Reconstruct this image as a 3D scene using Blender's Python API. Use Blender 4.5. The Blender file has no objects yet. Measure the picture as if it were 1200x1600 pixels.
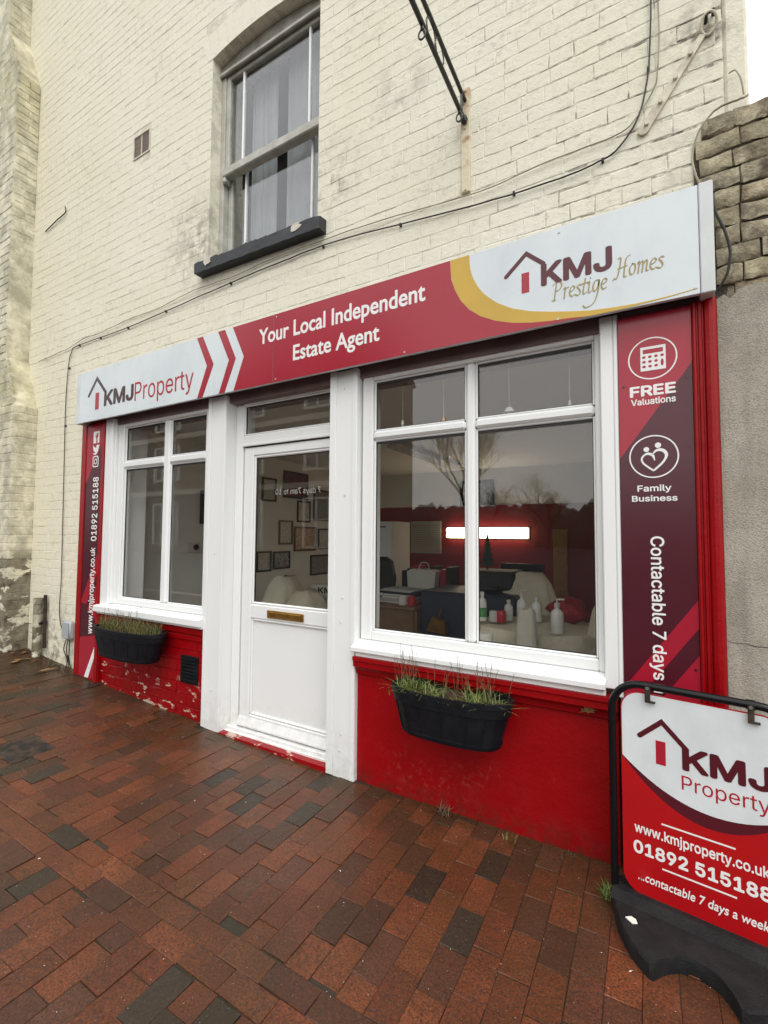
import bpy, bmesh, math, random, os
from mathutils import Vector, Matrix, noise as mnoise
from mathutils.geometry import delaunay_2d_cdt
random.seed(7)
R = math.radians
scene = bpy.context.scene
col = scene.collection

# ------------------------------------------------------------------ camera, sky, sun, exposure
cam_d = bpy.data.cameras.new('camera'); cam = bpy.data.objects.new('camera', cam_d); col.objects.link(cam)
scene.camera = cam
cam_d.sensor_fit = 'HORIZONTAL'; cam_d.sensor_width = 36.0; cam_d.lens = 36.0 * 721.64 / 1200.0
cam_d.clip_start = 0.02; cam_d.clip_end = 2000
YAW, PITCH, ROLL = 0.5186064, 0.04969604, 0.00661447
fw = Vector((-math.sin(YAW) * math.cos(PITCH), math.cos(YAW) * math.cos(PITCH), math.sin(PITCH)))
rt = Vector((math.cos(YAW), math.sin(YAW), 0)); upv = rt.cross(fw)
r2 = math.cos(ROLL) * rt + math.sin(ROLL) * upv; u2 = -math.sin(ROLL) * rt + math.cos(ROLL) * upv
CAM = Vector((0.0, -2.42, 1.5))
cam.matrix_world = Matrix(((r2.x, u2.x, -fw.x, CAM.x), (r2.y, u2.y, -fw.y, CAM.y), (r2.z, u2.z, -fw.z, CAM.z), (0, 0, 0, 1)))
def px(p):                                    # where a world point falls, 0..1 (used only to choose which pieces are in view)
    d = Vector(p) - CAM; z = d.dot(fw)
    if z < 0.05: return None
    return (600 + 721.64 * d.dot(r2) / z, 800 - 721.64 * d.dot(u2) / z, z)

SUN_EL, SUN_AZ = R(54), R(142)
world = bpy.data.worlds.new('World'); scene.world = world; world.use_nodes = True
wn = world.node_tree; wn.nodes.clear()
sky = wn.nodes.new('ShaderNodeTexSky'); sky.sky_type = 'NISHITA'; sky.sun_disc = False
sky.sun_elevation = SUN_EL; sky.sun_rotation = SUN_AZ; sky.dust_density = 4.0; sky.air_density = 1.0
hs = wn.nodes.new('ShaderNodeHueSaturation'); hs.inputs['Saturation'].default_value = 0.10
bg = wn.nodes.new('ShaderNodeBackground'); bg.inputs['Strength'].default_value = 0.135
wo = wn.nodes.new('ShaderNodeOutputWorld')
cl = wn.nodes.new('ShaderNodeMix'); cl.data_type = 'RGBA'; cl.inputs[0].default_value = .72; cl.inputs[7].default_value = (10.6, 10.6, 10.5, 1)   # even cloud deck over the sky
wn.links.new(sky.outputs[0], hs.inputs['Color']); wn.links.new(hs.outputs[0], cl.inputs[6]); wn.links.new(cl.outputs[2], bg.inputs['Color']); wn.links.new(bg.outputs[0], wo.inputs[0])
sun_d = bpy.data.lights.new('sun', 'SUN'); sun_d.energy = 0.8; sun_d.angle = R(40); sun_d.color = (1, 0.985, 0.96)
sun = bpy.data.objects.new('sun', sun_d); col.objects.link(sun)
sdir = Vector((math.sin(SUN_AZ) * math.cos(SUN_EL), math.cos(SUN_AZ) * math.cos(SUN_EL), math.sin(SUN_EL)))
sun.rotation_euler = (-sdir).to_track_quat('-Z', 'Y').to_euler(); sun.location = (8, -12, 14)
vs = scene.view_settings; vs.view_transform = 'Standard'; vs.look = 'None'; vs.gamma = 1.0; vs.use_curve_mapping = False
vs.exposure = 0.41
scene.render.engine = 'CYCLES'
scene.cycles.max_bounces = 8; scene.cycles.transparent_max_bounces = 16

# ------------------------------------------------------------------ materials
MATS = {}
def nd(nt, t, **kw):
    n = nt.nodes.new(t)
    for k, v in kw.items(): setattr(n, k, v)
    return n
def ramp(nt, fac, a, b, ca=(0, 0, 0, 1), cb=(1, 1, 1, 1)):
    r = nd(nt, 'ShaderNodeValToRGB'); e = r.color_ramp.elements
    e[0].position = a; e[1].position = b; e[0].color = ca; e[1].color = cb
    nt.links.new(fac, r.inputs[0]); return r.outputs[0]
def mixc(nt, fac, a, b, mode='MIX'):
    m = nd(nt, 'ShaderNodeMix', data_type='RGBA', blend_type=mode)
    for s, v in ((0, fac), (6, a), (7, b)):
        if hasattr(v, 'node'): nt.links.new(v, m.inputs[s])
        elif s == 0: m.inputs[0].default_value = v
        else: m.inputs[s].default_value = tuple(v) + ((1,) if len(v) == 3 else ())
    return m.outputs[2]
def mth(nt, op, a, b=0.0, clamp=False):
    m = nd(nt, 'ShaderNodeMath', operation=op, use_clamp=clamp)
    for i, v in enumerate((a, b)):
        if hasattr(v, 'node'): nt.links.new(v, m.inputs[i])
        else: m.inputs[i].default_value = v
    return m.outputs[0]
def noi(nt, pos, scale, detail=4, rough=0.55, stretch=None):
    n = nd(nt, 'ShaderNodeTexNoise'); n.inputs['Scale'].default_value = scale; n.inputs['Detail'].default_value = detail
    n.inputs['Roughness'].default_value = rough
    if stretch:
        mp = nd(nt, 'ShaderNodeMapping'); mp.inputs['Scale'].default_value = stretch
        nt.links.new(pos, mp.inputs[0]); pos = mp.outputs[0]
    nt.links.new(pos, n.inputs['Vector']); return n.outputs[0]
def base(name):
    m = bpy.data.materials.new(name); m.use_nodes = True; nt = m.node_tree
    b = nt.nodes['Principled BSDF']; g = nd(nt, 'ShaderNodeNewGeometry'); MATS[name] = m
    return m, nt, b, g.outputs['Position']
def sep(nt, pos):
    s = nd(nt, 'ShaderNodeSeparateXYZ'); nt.links.new(pos, s.inputs[0]); return s.outputs
def rng(nt, v, a, b):                            # 0 at a, 1 at b, clamped
    m = nd(nt, 'ShaderNodeMapRange'); m.inputs[1].default_value = a; m.inputs[2].default_value = b
    nt.links.new(v, m.inputs[0]); return m.outputs[0]
def ball(nt, pos, c, r):                         # soft blob mask for a stain
    v = nd(nt, 'ShaderNodeVectorMath', operation='DISTANCE'); nt.links.new(pos, v.inputs[0]); v.inputs[1].default_value = c
    return rng(nt, v.outputs['Value'], r, 0.0)
def bump(nt, b, h, dist, strength=1.0, prev=None):
    n = nd(nt, 'ShaderNodeBump'); n.inputs['Distance'].default_value = dist; n.inputs['Strength'].default_value = strength
    nt.links.new(h, n.inputs['Height'])
    if prev: nt.links.new(prev, n.inputs['Normal'])
    nt.links.new(n.outputs[0], b.inputs['Normal']); return n.outputs[0]
def pm(name, c, rough=0.5, c2=None, scale=6, lo=0.4, hi=0.65, metal=0.0, bmp=0.0, bscale=60, spec=0.5, rvar=0.0, coat=0.0, dirt=0.0, dcol=(.10, .09, .07)):
    if name in MATS: return MATS[name]
    m, nt, b, pos = base(name)
    b.inputs['Base Color'].default_value = tuple(c) + (1,); b.inputs['Roughness'].default_value = rough
    b.inputs['Metallic'].default_value = metal; b.inputs['Specular IOR Level'].default_value = spec; b.inputs['Coat Weight'].default_value = coat
    cc = None
    if c2 is not None: cc = mixc(nt, ramp(nt, noi(nt, pos, scale), lo, hi), c, c2)
    if dirt:
        f = mth(nt, 'MULTIPLY', ramp(nt, noi(nt, pos, 9, 6, .65, (1, 1, .35)), .48, .78), dirt)
        cc = mixc(nt, f, cc if cc is not None else c, dcol)
    if cc is not None: nt.links.new(cc, b.inputs['Base Color'])
    if rvar:
        nt.links.new(mth(nt, 'ADD', mth(nt, 'MULTIPLY', noi(nt, pos, 7, 5), rvar), rough - rvar * .5), b.inputs['Roughness'])
    if bmp: bump(nt, b, noi(nt, pos, bscale, 5, .6), bmp)
    return m

def m_wall(name, kind):                          # weathered cream masonry paint; 'joint' is the recessed bed behind the bricks
    m, nt, b, pos = base(name); x, y, z = sep(nt, pos)
    c = mixc(nt, ramp(nt, noi(nt, pos, .9, 4), .35, .65), (.80, .768, .645), (.775, .735, .585))
    c = mixc(nt, mth(nt, 'MULTIPLY', ramp(nt, noi(nt, pos, 2.1, 3), .5, .72), .35), c, (.82, .76, .66))
    left = rng(nt, x, -3.6, -5.6)
    c = mixc(nt, mth(nt, 'MULTIPLY', left, .5), c, (.77, .715, .52))
    # grime: fine grey mottling, and streaky patches
    fine = ramp(nt, noi(nt, pos, 26, 8, .72), .52, .74)
    zone = ramp(nt, noi(nt, pos, 1.7, 4), .36, .62)
    c = mixc(nt, mth(nt, 'MULTIPLY', mth(nt, 'MULTIPLY', fine, zone), .66), c, (.36, .34, .27))
    spk = ramp(nt, noi(nt, pos, 75, 3, .6), .66, .74)
    c = mixc(nt, mth(nt, 'MULTIPLY', spk, .55), c, (.22, .20, .15))
    scr = ramp(nt, noi(nt, pos, 30, 5, .6, (.45, 1, 2.4)), .63, .70)
    c = mixc(nt, mth(nt, 'MULTIPLY', scr, .42), c, (.30, .275, .20))
    st = None
    for p, r, k in (((-3.25, .05, 3.95), .5, .75), ((-1.85, .05, 3.95), .38, .6), ((.25, .05, 3.83), .22, 1.0), ((-4.8, .05, 2.72), .13, 1.0), ((-5.25, .05, .3), .75, .9), ((.3, .05, 3.2), .40, .5), ((-1.3, .05, 4.35), .28, .55), ((-.9, .05, 3.25), .12, .35)):
        v = mth(nt, 'MULTIPLY', ball(nt, pos, p, r), k); st = v if st is None else mth(nt, 'MAXIMUM', st, v)
    pat = ramp(nt, noi(nt, pos, 11, 7, .7), .44, .62)
    c = mixc(nt, mth(nt, 'MULTIPLY', mth(nt, 'MULTIPLY', st, pat), .95), c, (.17, .16, .12))
    if kind == 'butt':                           # paint gone from the foot of the buttress, moss on its weatherings
        low = mth(nt, 'MULTIPLY', rng(nt, z, 1.36, 1.22), ramp(nt, noi(nt, pos, 4.2, 6,   .62, (1, 1, 1.8)), .44, .47))
        stone = mixc(nt, ramp(nt, noi(nt, pos, 14, 5), .35, .65), (.075, .060, .042), (.20, .165, .115))
        c = mixc(nt, low, c, stone)
        sh = mth(nt, 'MULTIPLY', mth(nt, 'MAXIMUM', ball(nt, pos, (-6.0, -.1, 3.1), .75), ball(nt, pos, (-6.2, -.1, 6.7), 1.2)), ramp(nt, noi(nt, pos, 8, 6, .7), .36, .62))
        c = mixc(nt, mth(nt, 'MULTIPLY', sh, .8), c, (.36, .32, .13))
        gr = mth(nt, 'MULTIPLY', ramp(nt, noi(nt, pos, 5, 7, .7), .40, .62), .75)
        c = mixc(nt, gr, c, (.30, .28, .20))
    if kind == 'joint':
        cr = mth(nt, 'MULTIPLY', ramp(nt, noi(nt, pos, 8, 6, .7), .46, .58), .85)
        edge = mth(nt, 'MAXIMUM', rng(nt, x, -1.0, .25), rng(nt, z, .9, .2))
        c = mixc(nt, mth(nt, 'MULTIPLY', cr, mth(nt, 'ADD', mth(nt, 'MULTIPLY', edge, .85), .30, True)), c, (.09, .08, .06))
    nt.links.new(c, b.inputs['Base Color']); b.inputs['Roughness'].default_value = .75; b.inputs['Specular IOR Level'].default_value = .25
    p1 = bump(nt, b, noi(nt, pos, 34, 7, .68), .0048, .85)
    bump(nt, b, noi(nt, pos, 120, 5, .65), .0022, .9, p1)
    return m
m_wall('cream_masonry_paint', 'brick'); m_wall('cream_joint_paint', 'joint'); m_wall('buttress_paint', 'butt')

def m_paver(name, attr):
    m, nt, b, pos = base(name)
    if attr:
        a = nd(nt, 'ShaderNodeVertexColor'); a.layer_name = 'Col'; oc = a.outputs[0]
    else:
        a = nd(nt, 'ShaderNodeObjectInfo'); oc = a.outputs['Color']
    x, y, z = sep(nt, pos)
    c = mixc(nt, ramp(nt, noi(nt, pos, 130, 4, .7), .38, .66), oc, (.035, .022, .016))
    c = mixc(nt, mth(nt, 'MULTIPLY', ramp(nt, noi(nt, pos, 110, 3, .6), .56, .68), .22), c, (.30, .11, .045))
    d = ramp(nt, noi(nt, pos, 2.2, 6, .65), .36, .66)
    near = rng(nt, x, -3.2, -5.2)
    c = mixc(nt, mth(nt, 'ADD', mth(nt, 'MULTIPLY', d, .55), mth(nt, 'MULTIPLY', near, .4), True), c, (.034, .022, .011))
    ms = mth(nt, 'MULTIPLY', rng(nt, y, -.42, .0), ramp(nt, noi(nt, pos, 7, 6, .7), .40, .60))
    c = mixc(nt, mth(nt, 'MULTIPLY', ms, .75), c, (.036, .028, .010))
    sp = ramp(nt, noi(nt, pos, 210, 2, .5), .735, .76)
    c = mixc(nt, mth(nt, 'MULTIPLY', sp, .7), c, (.42, .34, .26))
    nt.links.new(c, b.inputs['Base Color'])
    wet = ramp(nt, noi(nt, pos, 1.6, 5, .6), .38, .68)
    rr = mth(nt, 'ADD', mth(nt, 'MULTIPLY', wet, .34), .20)
    nt.links.new(rr, b.inputs['Roughness']); b.inputs['Specular IOR Level'].default_value = .32
    p1 = bump(nt, b, noi(nt, pos, 22, 4, .6), .006, .8)
    bump(nt, b, noi(nt, pos, 240, 4, .7), .0016, .9, p1)
    return m
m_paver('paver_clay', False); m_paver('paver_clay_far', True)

def m_red(name, flake):
    m, nt, b, pos = base(name); x, y, z = sep(nt, pos)
    c = mixc(nt, ramp(nt, noi(nt, pos, 3, 5), .4, .7), (.30, .0010, .0035), (.25, .0010, .003))
    low = mth(nt, 'MULTIPLY', rng(nt, z, .35, .0), ramp(nt, noi(nt, pos, 9, 7, .7), .5, .75))
    c = mixc(nt, mth(nt, 'MULTIPLY', low, .16), c, (.34, .07, .06))
    if flake:
        reg = mth(nt, 'MULTIPLY', rng(nt, mth(nt, 'ADD', z, mth(nt, 'MULTIPLY', x, .1)), .06, -.08), ramp(nt, noi(nt, pos, 8.5, 6, .62, (1, 1, 2.0)), .585, .60))
        c = mixc(nt, reg, c, (.55, .42, .33))
        c = mixc(nt, mth(nt, 'MULTIPLY', ramp(nt, noi(nt, pos, 10, 5), .5, .7), .3), c, (.16, .01, .015))
    if not flake:
        mk = None
        for p, r in (((-.93, .03, .16), .16), ((-.80, .03, .22), .10), ((-.72, .03, .27), .06), ((-1.2, .03, .12), .22), ((-.44, .03, .30), .03), ((-1.05, .03, .10), .12)):
            v = ball(nt, pos, p, r); mk = v if mk is None else mth(nt, 'MAXIMUM', mk, v)
        c = mixc(nt, mth(nt, 'MULTIPLY', mth(nt, 'MULTIPLY', mk, ramp(nt, noi(nt, pos, 30, 6, .7), .52, .66)), .32), c, (.38, .12, .09))
        c = mixc(nt, mth(nt, 'MULTIPLY', mth(nt, 'MULTIPLY', rng(nt, z, .12, -.02), ramp(nt, noi(nt, pos, 20, 6, .7), .4, .6)), .6), c, (.05, .02, .012))
    nt.links.new(c, b.inputs['Base Color'])
    nt.links.new(mth(nt, 'ADD', mth(nt, 'MULTIPLY', noi(nt, pos, 5, 5), .25), .22), b.inputs['Roughness'])
    b.inputs['Specular IOR Level'].default_value = .28
    p1 = bump(nt, b, noi(nt, pos, 14, 4, .6), .010 if flake else .004, .8); bump(nt, b, noi(nt, pos, 120, 3), .0012, .7, p1)
    return m
m_red('red_gloss_paint', False); m_red('red_flaking_paint', True)

def m_oldbrick():
    m, nt, b, pos = base('weathered_brick')
    oi = nd(nt, 'ShaderNodeObjectInfo')
    c = mixc(nt, ramp(nt, noi(nt, pos, 12, 6, .7), .35, .65), oi.outputs['Color'], (.52, .46, .31))
    c = mixc(nt, mth(nt, 'MULTIPLY', ramp(nt, noi(nt, pos, 30, 6, .75), .48, .72), .7), c, (.085, .07, .05))
    nt.links.new(c, b.inputs['Base Color']); b.inputs['Roughness'].default_value = .85
    p1 = bump(nt, b, noi(nt, pos, 24, 6, .75), .016, 1.0); bump(nt, b, noi(nt, pos, 110, 4), .004, .8, p1)
m_oldbrick()
def m_render():
    m, nt, b, pos = base('grey_render')
    c = mixc(nt, ramp(nt, noi(nt, pos, 5, 6, .65), .35, .68), (.46, .43, .36), (.34, .315, .255))
    c = mixc(nt, mth(nt, 'MULTIPLY', ramp(nt, noi(nt, pos, 160, 3), .5, .62), .45), c, (.19, .175, .14))
    c = mixc(nt, mth(nt, 'MULTIPLY', ramp(nt, noi(nt, pos, 6, 6, .65, (1.6, 1, .25)), .48, .70), .6), c, (.20, .185, .145))
    nt.links.new(c, b.inputs['Base Color']); b.inputs['Roughness'].default_value = .9
    bump(nt, b, noi(nt, pos, 170, 4, .6), .006, .9)
m_render()
def m_glass(name, ior, tint):
    m = bpy.data.materials.new(name); m.use_nodes = True; nt = m.node_tree; nt.nodes.clear(); MATS[name] = m
    o = nd(nt, 'ShaderNodeOutputMaterial'); t = nd(nt, 'ShaderNodeBsdfTransparent'); t.inputs[0].default_value = tint + (1,)
    g = nd(nt, 'ShaderNodeBsdfGlossy'); g.inputs['Roughness'].default_value = 0.0; g.inputs['Color'].default_value = (.97, .97, 1, 1)
    lw = nd(nt, 'ShaderNodeLayerWeight'); lw.inputs[0].default_value = .5; f0 = ((ior - 1) / (ior + 1)) ** 2
    fr = mth(nt, 'ADD', mth(nt, 'MULTIPLY', mth(nt, 'POWER', lw.outputs['Facing'], 5.0), 1 - f0), f0, True)
    mx = nd(nt, 'ShaderNodeMixShader'); nt.links.new(fr, mx.inputs[0]); nt.links.new(t.outputs[0], mx.inputs[1]); nt.links.new(g.outputs[0], mx.inputs[2])
    nt.links.new(mx.outputs[0], o.inputs[0])
m_glass('window_glass', 1.56, (.98, .985, .975)); m_glass('sash_glass', 1.75, (.92, .93, .93))
def m_emit(name, c, s):
    m = bpy.data.materials.new(name); m.use_nodes = True; b = m.node_tree.nodes['Principled BSDF']; MATS[name] = m
    b.inputs['Base Color'].default_value = tuple(c) + (1,); b.inputs['Emission Color'].default_value = tuple(c) + (1,); b.inputs['Emission Strength'].default_value = s
m_emit('lamp_tube', (1, .86, .62), 6.5)
def m_photo(name, a, b_, sc):                    # flat print inside a frame
    m, nt, b, pos = base(name)
    c = mixc(nt, ramp(nt, noi(nt, pos, sc, 5, .65), .42, .58), a, b_)
    nt.links.new(c, b.inputs['Base Color']); b.inputs['Roughness'].default_value = .4

def m_upvc():
    m, nt, b, pos = base('upvc'); x, y, z = sep(nt, pos)
    f = mth(nt, 'MULTIPLY', mth(nt, 'MULTIPLY', rng(nt, z, .34, .0), ramp(nt, noi(nt, pos, 16, 6, .7), .40, .66)), .38)
    g_ = mth(nt, 'MULTIPLY', ramp(nt, noi(nt, pos, 22, 7, .72), .60, .78), .10)
    c = mixc(nt, g_, mixc(nt, f, (.80, .81, .80), (.34, .28, .20)), (.40, .38, .33))
    nt.links.new(c, b.inputs['Base Color']); b.inputs['Roughness'].default_value = .28
m_upvc()
pm('upvc_seal', (.012, .012, .013), .5)
pm('sign_white', (.68, .73, .745), .30, c2=(.62, .675, .70), scale=2.2, rvar=.15, dirt=.22, dcol=(.40, .45, .47))
pm('sign_trim', (.64, .66, .66), .35, c2=(.58, .60, .60), scale=5, dirt=.2, dcol=(.35, .35, .33))
pm('sign_red', (.36, .012, .030), .22, c2=(.34, .013, .030), scale=3, rvar=.10)
pm('print_burgundy', (.075, .009, .017), .24, c2=(.068, .009, .017), scale=3, rvar=.10)
pm('print_dark', (.045, .012, .018), .3)
pm('print_red', (.38, .012, .030), .25)
pm('print_gold', (.58, .37, .045), .3, c2=(.53, .34, .045), scale=4)
pm('print_olive', (.33, .26, .10), .35)
pm('print_white', (.80, .80, .78), .3)
pm('board_red', (.44, .004, .006), .25, c2=(.40, .004, .007), scale=5, rvar=.1)
pm('board_white', (.70, .74, .75), .25, c2=(.64, .69, .70), scale=7, dirt=.25, dcol=(.42, .45, .45))
pm('board_burgundy', (.085, .006, .014), .3)
pm('lintel_paint', (.20, .13, .125), .5, c2=(.16, .10, .10), scale=4)
pm('slate_paint', (.016, .019, .024), .55, c2=(.028, .031, .035), scale=9, bmp=.006, bscale=30)
pm('bare_stone', (.60, .56, .48), .85, bmp=.01, bscale=25)
pm('sash_dirty', (.30, .28, .235), .6, c2=(.20, .185, .15), scale=12, bmp=.003, bscale=40)
pm('sash_paint', (.50, .49, .44), .5, c2=(.38, .37, .32), scale=9, bmp=.002, bscale=50, dirt=.35, dcol=(.22, .21, .17))
pm('black_plastic', (.004, .005, .008), .5, c2=(.008, .009, .012), scale=12, rvar=.2, spec=.25, bmp=.001, bscale=90)
pm('black_rubber', (.008, .008, .009), .7, c2=(.016, .0155, .015), spec=.3, scale=14, rvar=.2, bmp=.004, bscale=160)
pm('black_iron', (.010, .010, .011), .38, c2=(.022, .017, .014), scale=20, rvar=.2, bmp=.001, bscale=80)
pm('tube_black', (.004, .004, .005), .25, rvar=.12, spec=.35)
pm('zinc', (.42, .42, .42), .35, metal=.9)
pm('rusty_cream', (.66, .58, .42), .7, c2=(.36, .20, .09), scale=13, lo=.52, hi=.70, bmp=.004, bscale=40)
pm('cream_iron', (.68, .63, .49), .6, c2=(.52, .47, .35), scale=12, bmp=.004, bscale=40, dirt=.5, dcol=(.2, .18, .13))
pm('cable_black', (.02, .019, .017), .6)
pm('cable_painted', (.24, .21, .15), .7, c2=(.45, .40, .28), scale=6)
pm('brass', (.44, .25, .06), .30, metal=.85, c2=(.30, .16, .04), scale=25)
pm('soil', (.035, .022, .014), .95, c2=(.10, .045, .02), scale=30, bmp=.02, bscale=60)
pm('grass_green', (.085, .15, .028), .55, c2=(.18, .19, .05), scale=18)
pm('dry_stem', (.16, .11, .055), .8, c2=(.09, .055, .035), scale=30)
pm('moss_dry', (.085, .105, .028), .8, c2=(.15, .09, .035), scale=22)
pm('leaf_brown', (.30, .16, .055), .6, c2=(.16, .075, .03), scale=40)
pm('litter_pale', (.70, .66, .58), .7)
pm('bird_lime', (.75, .74, .66), .8)
pm('meter_grey', (.36, .39, .40), .5)
pm('iron_cover', (.026, .022, .018), .75, spec=.2, c2=(.07, .05, .035), scale=20, bmp=.004, bscale=70)
pm('ground_bed', (.040, .030, .022), .9, c2=(.028, .024, .014), scale=6, bmp=.006, bscale=90)
pm('asphalt', (.045, .044, .043), .95, spec=.1, c2=(.04, .04, .042), scale=2, bmp=.004, bscale=120)
pm('room_wall', (.84, .83, .77), .8, c2=(.80, .79, .73), scale=2)
pm('room_red', (.25, .012, .020), .6, c2=(.22, .010, .018), scale=3)
pm('room_ceiling', (.82, .81, .77), .85); pm('room_floor', (.32, .31, .29), .8)
pm('dust_sheet', (.70, .65, .50), .9, c2=(.62, .57, .44), scale=7, bmp=.012, bscale=14)
pm('grey_sheet', (.50, .47, .40), .9, c2=(.44, .41, .35), scale=7, bmp=.012, bscale=14)
pm('desk_wood', (.20, .115, .065), .5, c2=(.16, .09, .05), scale=12)
pm('door_wood', (.42, .20, .04), .45, c2=(.34, .16, .035), scale=9)
pm('matt_black', (.012, .012, .014), .6); pm('navy', (.015, .022, .045), .5)
pm('paper', (.66, .64, .58), .7); pm('paper_grey', (.42, .41, .38), .7)
pm('bottle_white', (.78, .78, .74), .3); pm('label_green', (.10, .32, .10), .5); pm('tin_red', (.42, .02, .03), .35)
pm('clear_plastic', (.60, .60, .56), .15); pm('bag_red', (.36, .012, .025), .6, c2=(.25, .01, .02), scale=18, bmp=.02, bscale=18)
pm('screen_black', (.010, .011, .013), .15); pm('picture_black', (.012, .011, .011), .35); pm('picture_brown', (.09, .045, .02), .4)
pm('lamp_body', (.6, .58, .5), .5); pm('lamp_prism', (.95, .96, .93), .12, c2=(.60, .62, .58), scale=60, lo=.45, hi=.55)
pm('tinsel_green', (.03, .075, .05), .6); pm('toy_tan', (.50, .38, .24), .8)
pm('far_brick', (.085, .055, .040), .85, c2=(.065, .045, .034), scale=3); pm('far_stone', (.50, .46, .38), .8); pm('far_white', (.72, .71, .66), .6); pm('far_roof', (.09, .06, .05), .8)
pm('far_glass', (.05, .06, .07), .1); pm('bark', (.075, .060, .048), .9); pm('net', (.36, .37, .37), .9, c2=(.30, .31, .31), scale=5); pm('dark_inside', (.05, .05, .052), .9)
m_photo('print_cert', (.62, .60, .54), (.45, .43, .39), 40); m_photo('print_plum', (.16, .02, .05), (.10, .012, .03), 12)
m_photo('print_map', (.42, .24, .14), (.55, .42, .30), 26); m_photo('print_mono', (.10, .10, .09), (.45, .44, .40), 30); m_photo('print_etch', (.30, .30, .28), (.20, .20, .19), 34)

# ------------------------------------------------------------------ mesh helpers
class MB:
    def __init__(s): s.v = []; s.f = []
    def add(s, vs_, fs_):
        n = len(s.v); s.v += [tuple(v) for v in vs_]; s.f += [tuple(i + n for i in f) for f in fs_]; return s
    def box(s, x0, x1, y0, y1, z0, z1, b=0.0):
        if x1 < x0: x0, x1 = x1, x0
        if y1 < y0: y0, y1 = y1, y0
        if z1 < z0: z0, z1 = z1, z0
        b = min(b, .45 * min(x1 - x0, y1 - y0, z1 - z0))
        if b <= 0:
            return s.add([(x0, y0, z0), (x1, y0, z0), (x1, y1, z0), (x0, y1, z0), (x0, y0, z1), (x1, y0, z1), (x1, y1, z1), (x0, y1, z1)],
                         [(0, 3, 2, 1), (4, 5, 6, 7), (0, 1, 5, 4), (1, 2, 6, 5), (2, 3, 7, 6), (3, 0, 4, 7)])
        bm = bmesh.new(); bmesh.ops.create_cube(bm, size=1)
        for v in bm.verts: v.co = Vector(((x0 + x1) / 2 + v.co.x * (x1 - x0), (y0 + y1) / 2 + v.co.y * (y1 - y0), (z0 + z1) / 2 + v.co.z * (z1 - z0)))
        bmesh.ops.bevel(bm, geom=bm.edges[:], offset=b, segments=1, affect='EDGES', profile=.5)
        bm.verts.index_update(); s.add([v.co[:] for v in bm.verts], [[v.index for v in f.verts] for f in bm.faces]); bm.free(); return s
    def prism(s, pts, fn, d0, d1):                # polygon (a,b) extruded from d0 to d1; fn(a,b,d) -> xyz
        n = len(pts)
        return s.add([fn(a, b, d0) for a, b in pts] + [fn(a, b, d1) for a, b in pts],
                     [tuple(range(n))[::-1], tuple(range(n, 2 * n))] + [(i, (i + 1) % n, n + (i + 1) % n, n + i) for i in range(n)])
    def tube(s, pts, rad, n=8, cap=True):
        pts = [Vector(p) for p in pts]; rr = rad if isinstance(rad, (list, tuple)) else [rad] * len(pts)
        t0 = (pts[1] - pts[0]).normalized(); up = Vector((0, 0, 1)) if abs(t0.z) < .9 else Vector((1, 0, 0)); a = t0.cross(up).normalized()
        vs_ = []; m = len(pts)
        for i, p in enumerate(pts):
            t = (pts[min(i + 1, m - 1)] - pts[max(i - 1, 0)]).normalized(); a = (a - t * a.dot(t))
            a = a.normalized() if a.length > 1e-6 else t.orthogonal().normalized(); bq = t.cross(a)
            for k in range(n):
                q = 2 * math.pi * k / n; vs_.append(p + (a * math.cos(q) + bq * math.sin(q)) * rr[i])
        fs_ = [(i * n + k, i * n + (k + 1) % n, (i + 1) * n + (k + 1) % n, (i + 1) * n + k) for i in range(m - 1) for k in range(n)]
        if cap: fs_ += [tuple(range(n))[::-1], tuple(range((m - 1) * n, m * n))]
        return s.add(vs_, fs_)
    def lathe(s, prof, c, n=20, sx=1.0, sy=1.0):  # prof [(r,z)...]
        cx, cy, cz = c; vs_ = []
        for r, z in prof:
            for k in range(n):
                q = 2 * math.pi * k / n; vs_.append((cx + r * sx * math.cos(q), cy + r * sy * math.sin(q), cz + z))
        m = len(prof); fs_ = [(i * n + k, i * n + (k + 1) % n, (i + 1) * n + (k + 1) % n, (i + 1) * n + k) for i in range(m - 1) for k in range(n)]
        return s.add(vs_, fs_ + [tuple(range(n))[::-1], tuple(range((m - 1) * n, m * n))])
    def stroke(s, pts, wd, fn, d0, d1, rnd=True):  # flat polyline of even width, round ends
        pts = [Vector((a, b)) for a, b in pts]; m = len(pts); L = []; Rr = []
        for i, p in enumerate(pts):
            if i == 0: d = (pts[1] - p).normalized(); k = 1
            elif i == m - 1: d = (p - pts[i - 1]).normalized(); k = 1
            else:
                a, b = (p - pts[i - 1]).normalized(), (pts[i + 1] - p).normalized(); d = (a + b).normalized(); k = 1 / max(.45, d.dot(a))
            nrm = Vector((-d.y, d.x)) * (wd[i] if isinstance(wd, (list, tuple)) else wd) * .5 * k
            L.append(p + nrm); Rr.append(p - nrm)
        for i in range(m - 1): s.prism([Rr[i], Rr[i + 1], L[i + 1], L[i]], fn, d0, d1)
        if rnd:
            for i, e in ((0, pts[0]), (m - 1, pts[-1])):
                r = (wd[i] if isinstance(wd, (list, tuple)) else wd) * .5
                s.prism([(e.x + r * math.cos(q * math.pi / 6), e.y + r * math.sin(q * math.pi / 6)) for q in range(12)], fn, d0, d1 + (d1 - d0) * .04)
        return s
def face(Y):                                      # facade-parallel plane: a = X, b = Z, d = how far towards the street
    return lambda a, b, d: (a, Y - d, b)
ORG = {}
def tag(o, label, cat, group=None):
    o['label'] = label; o['category'] = cat
    if group: o['group'] = group
    return o
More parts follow.
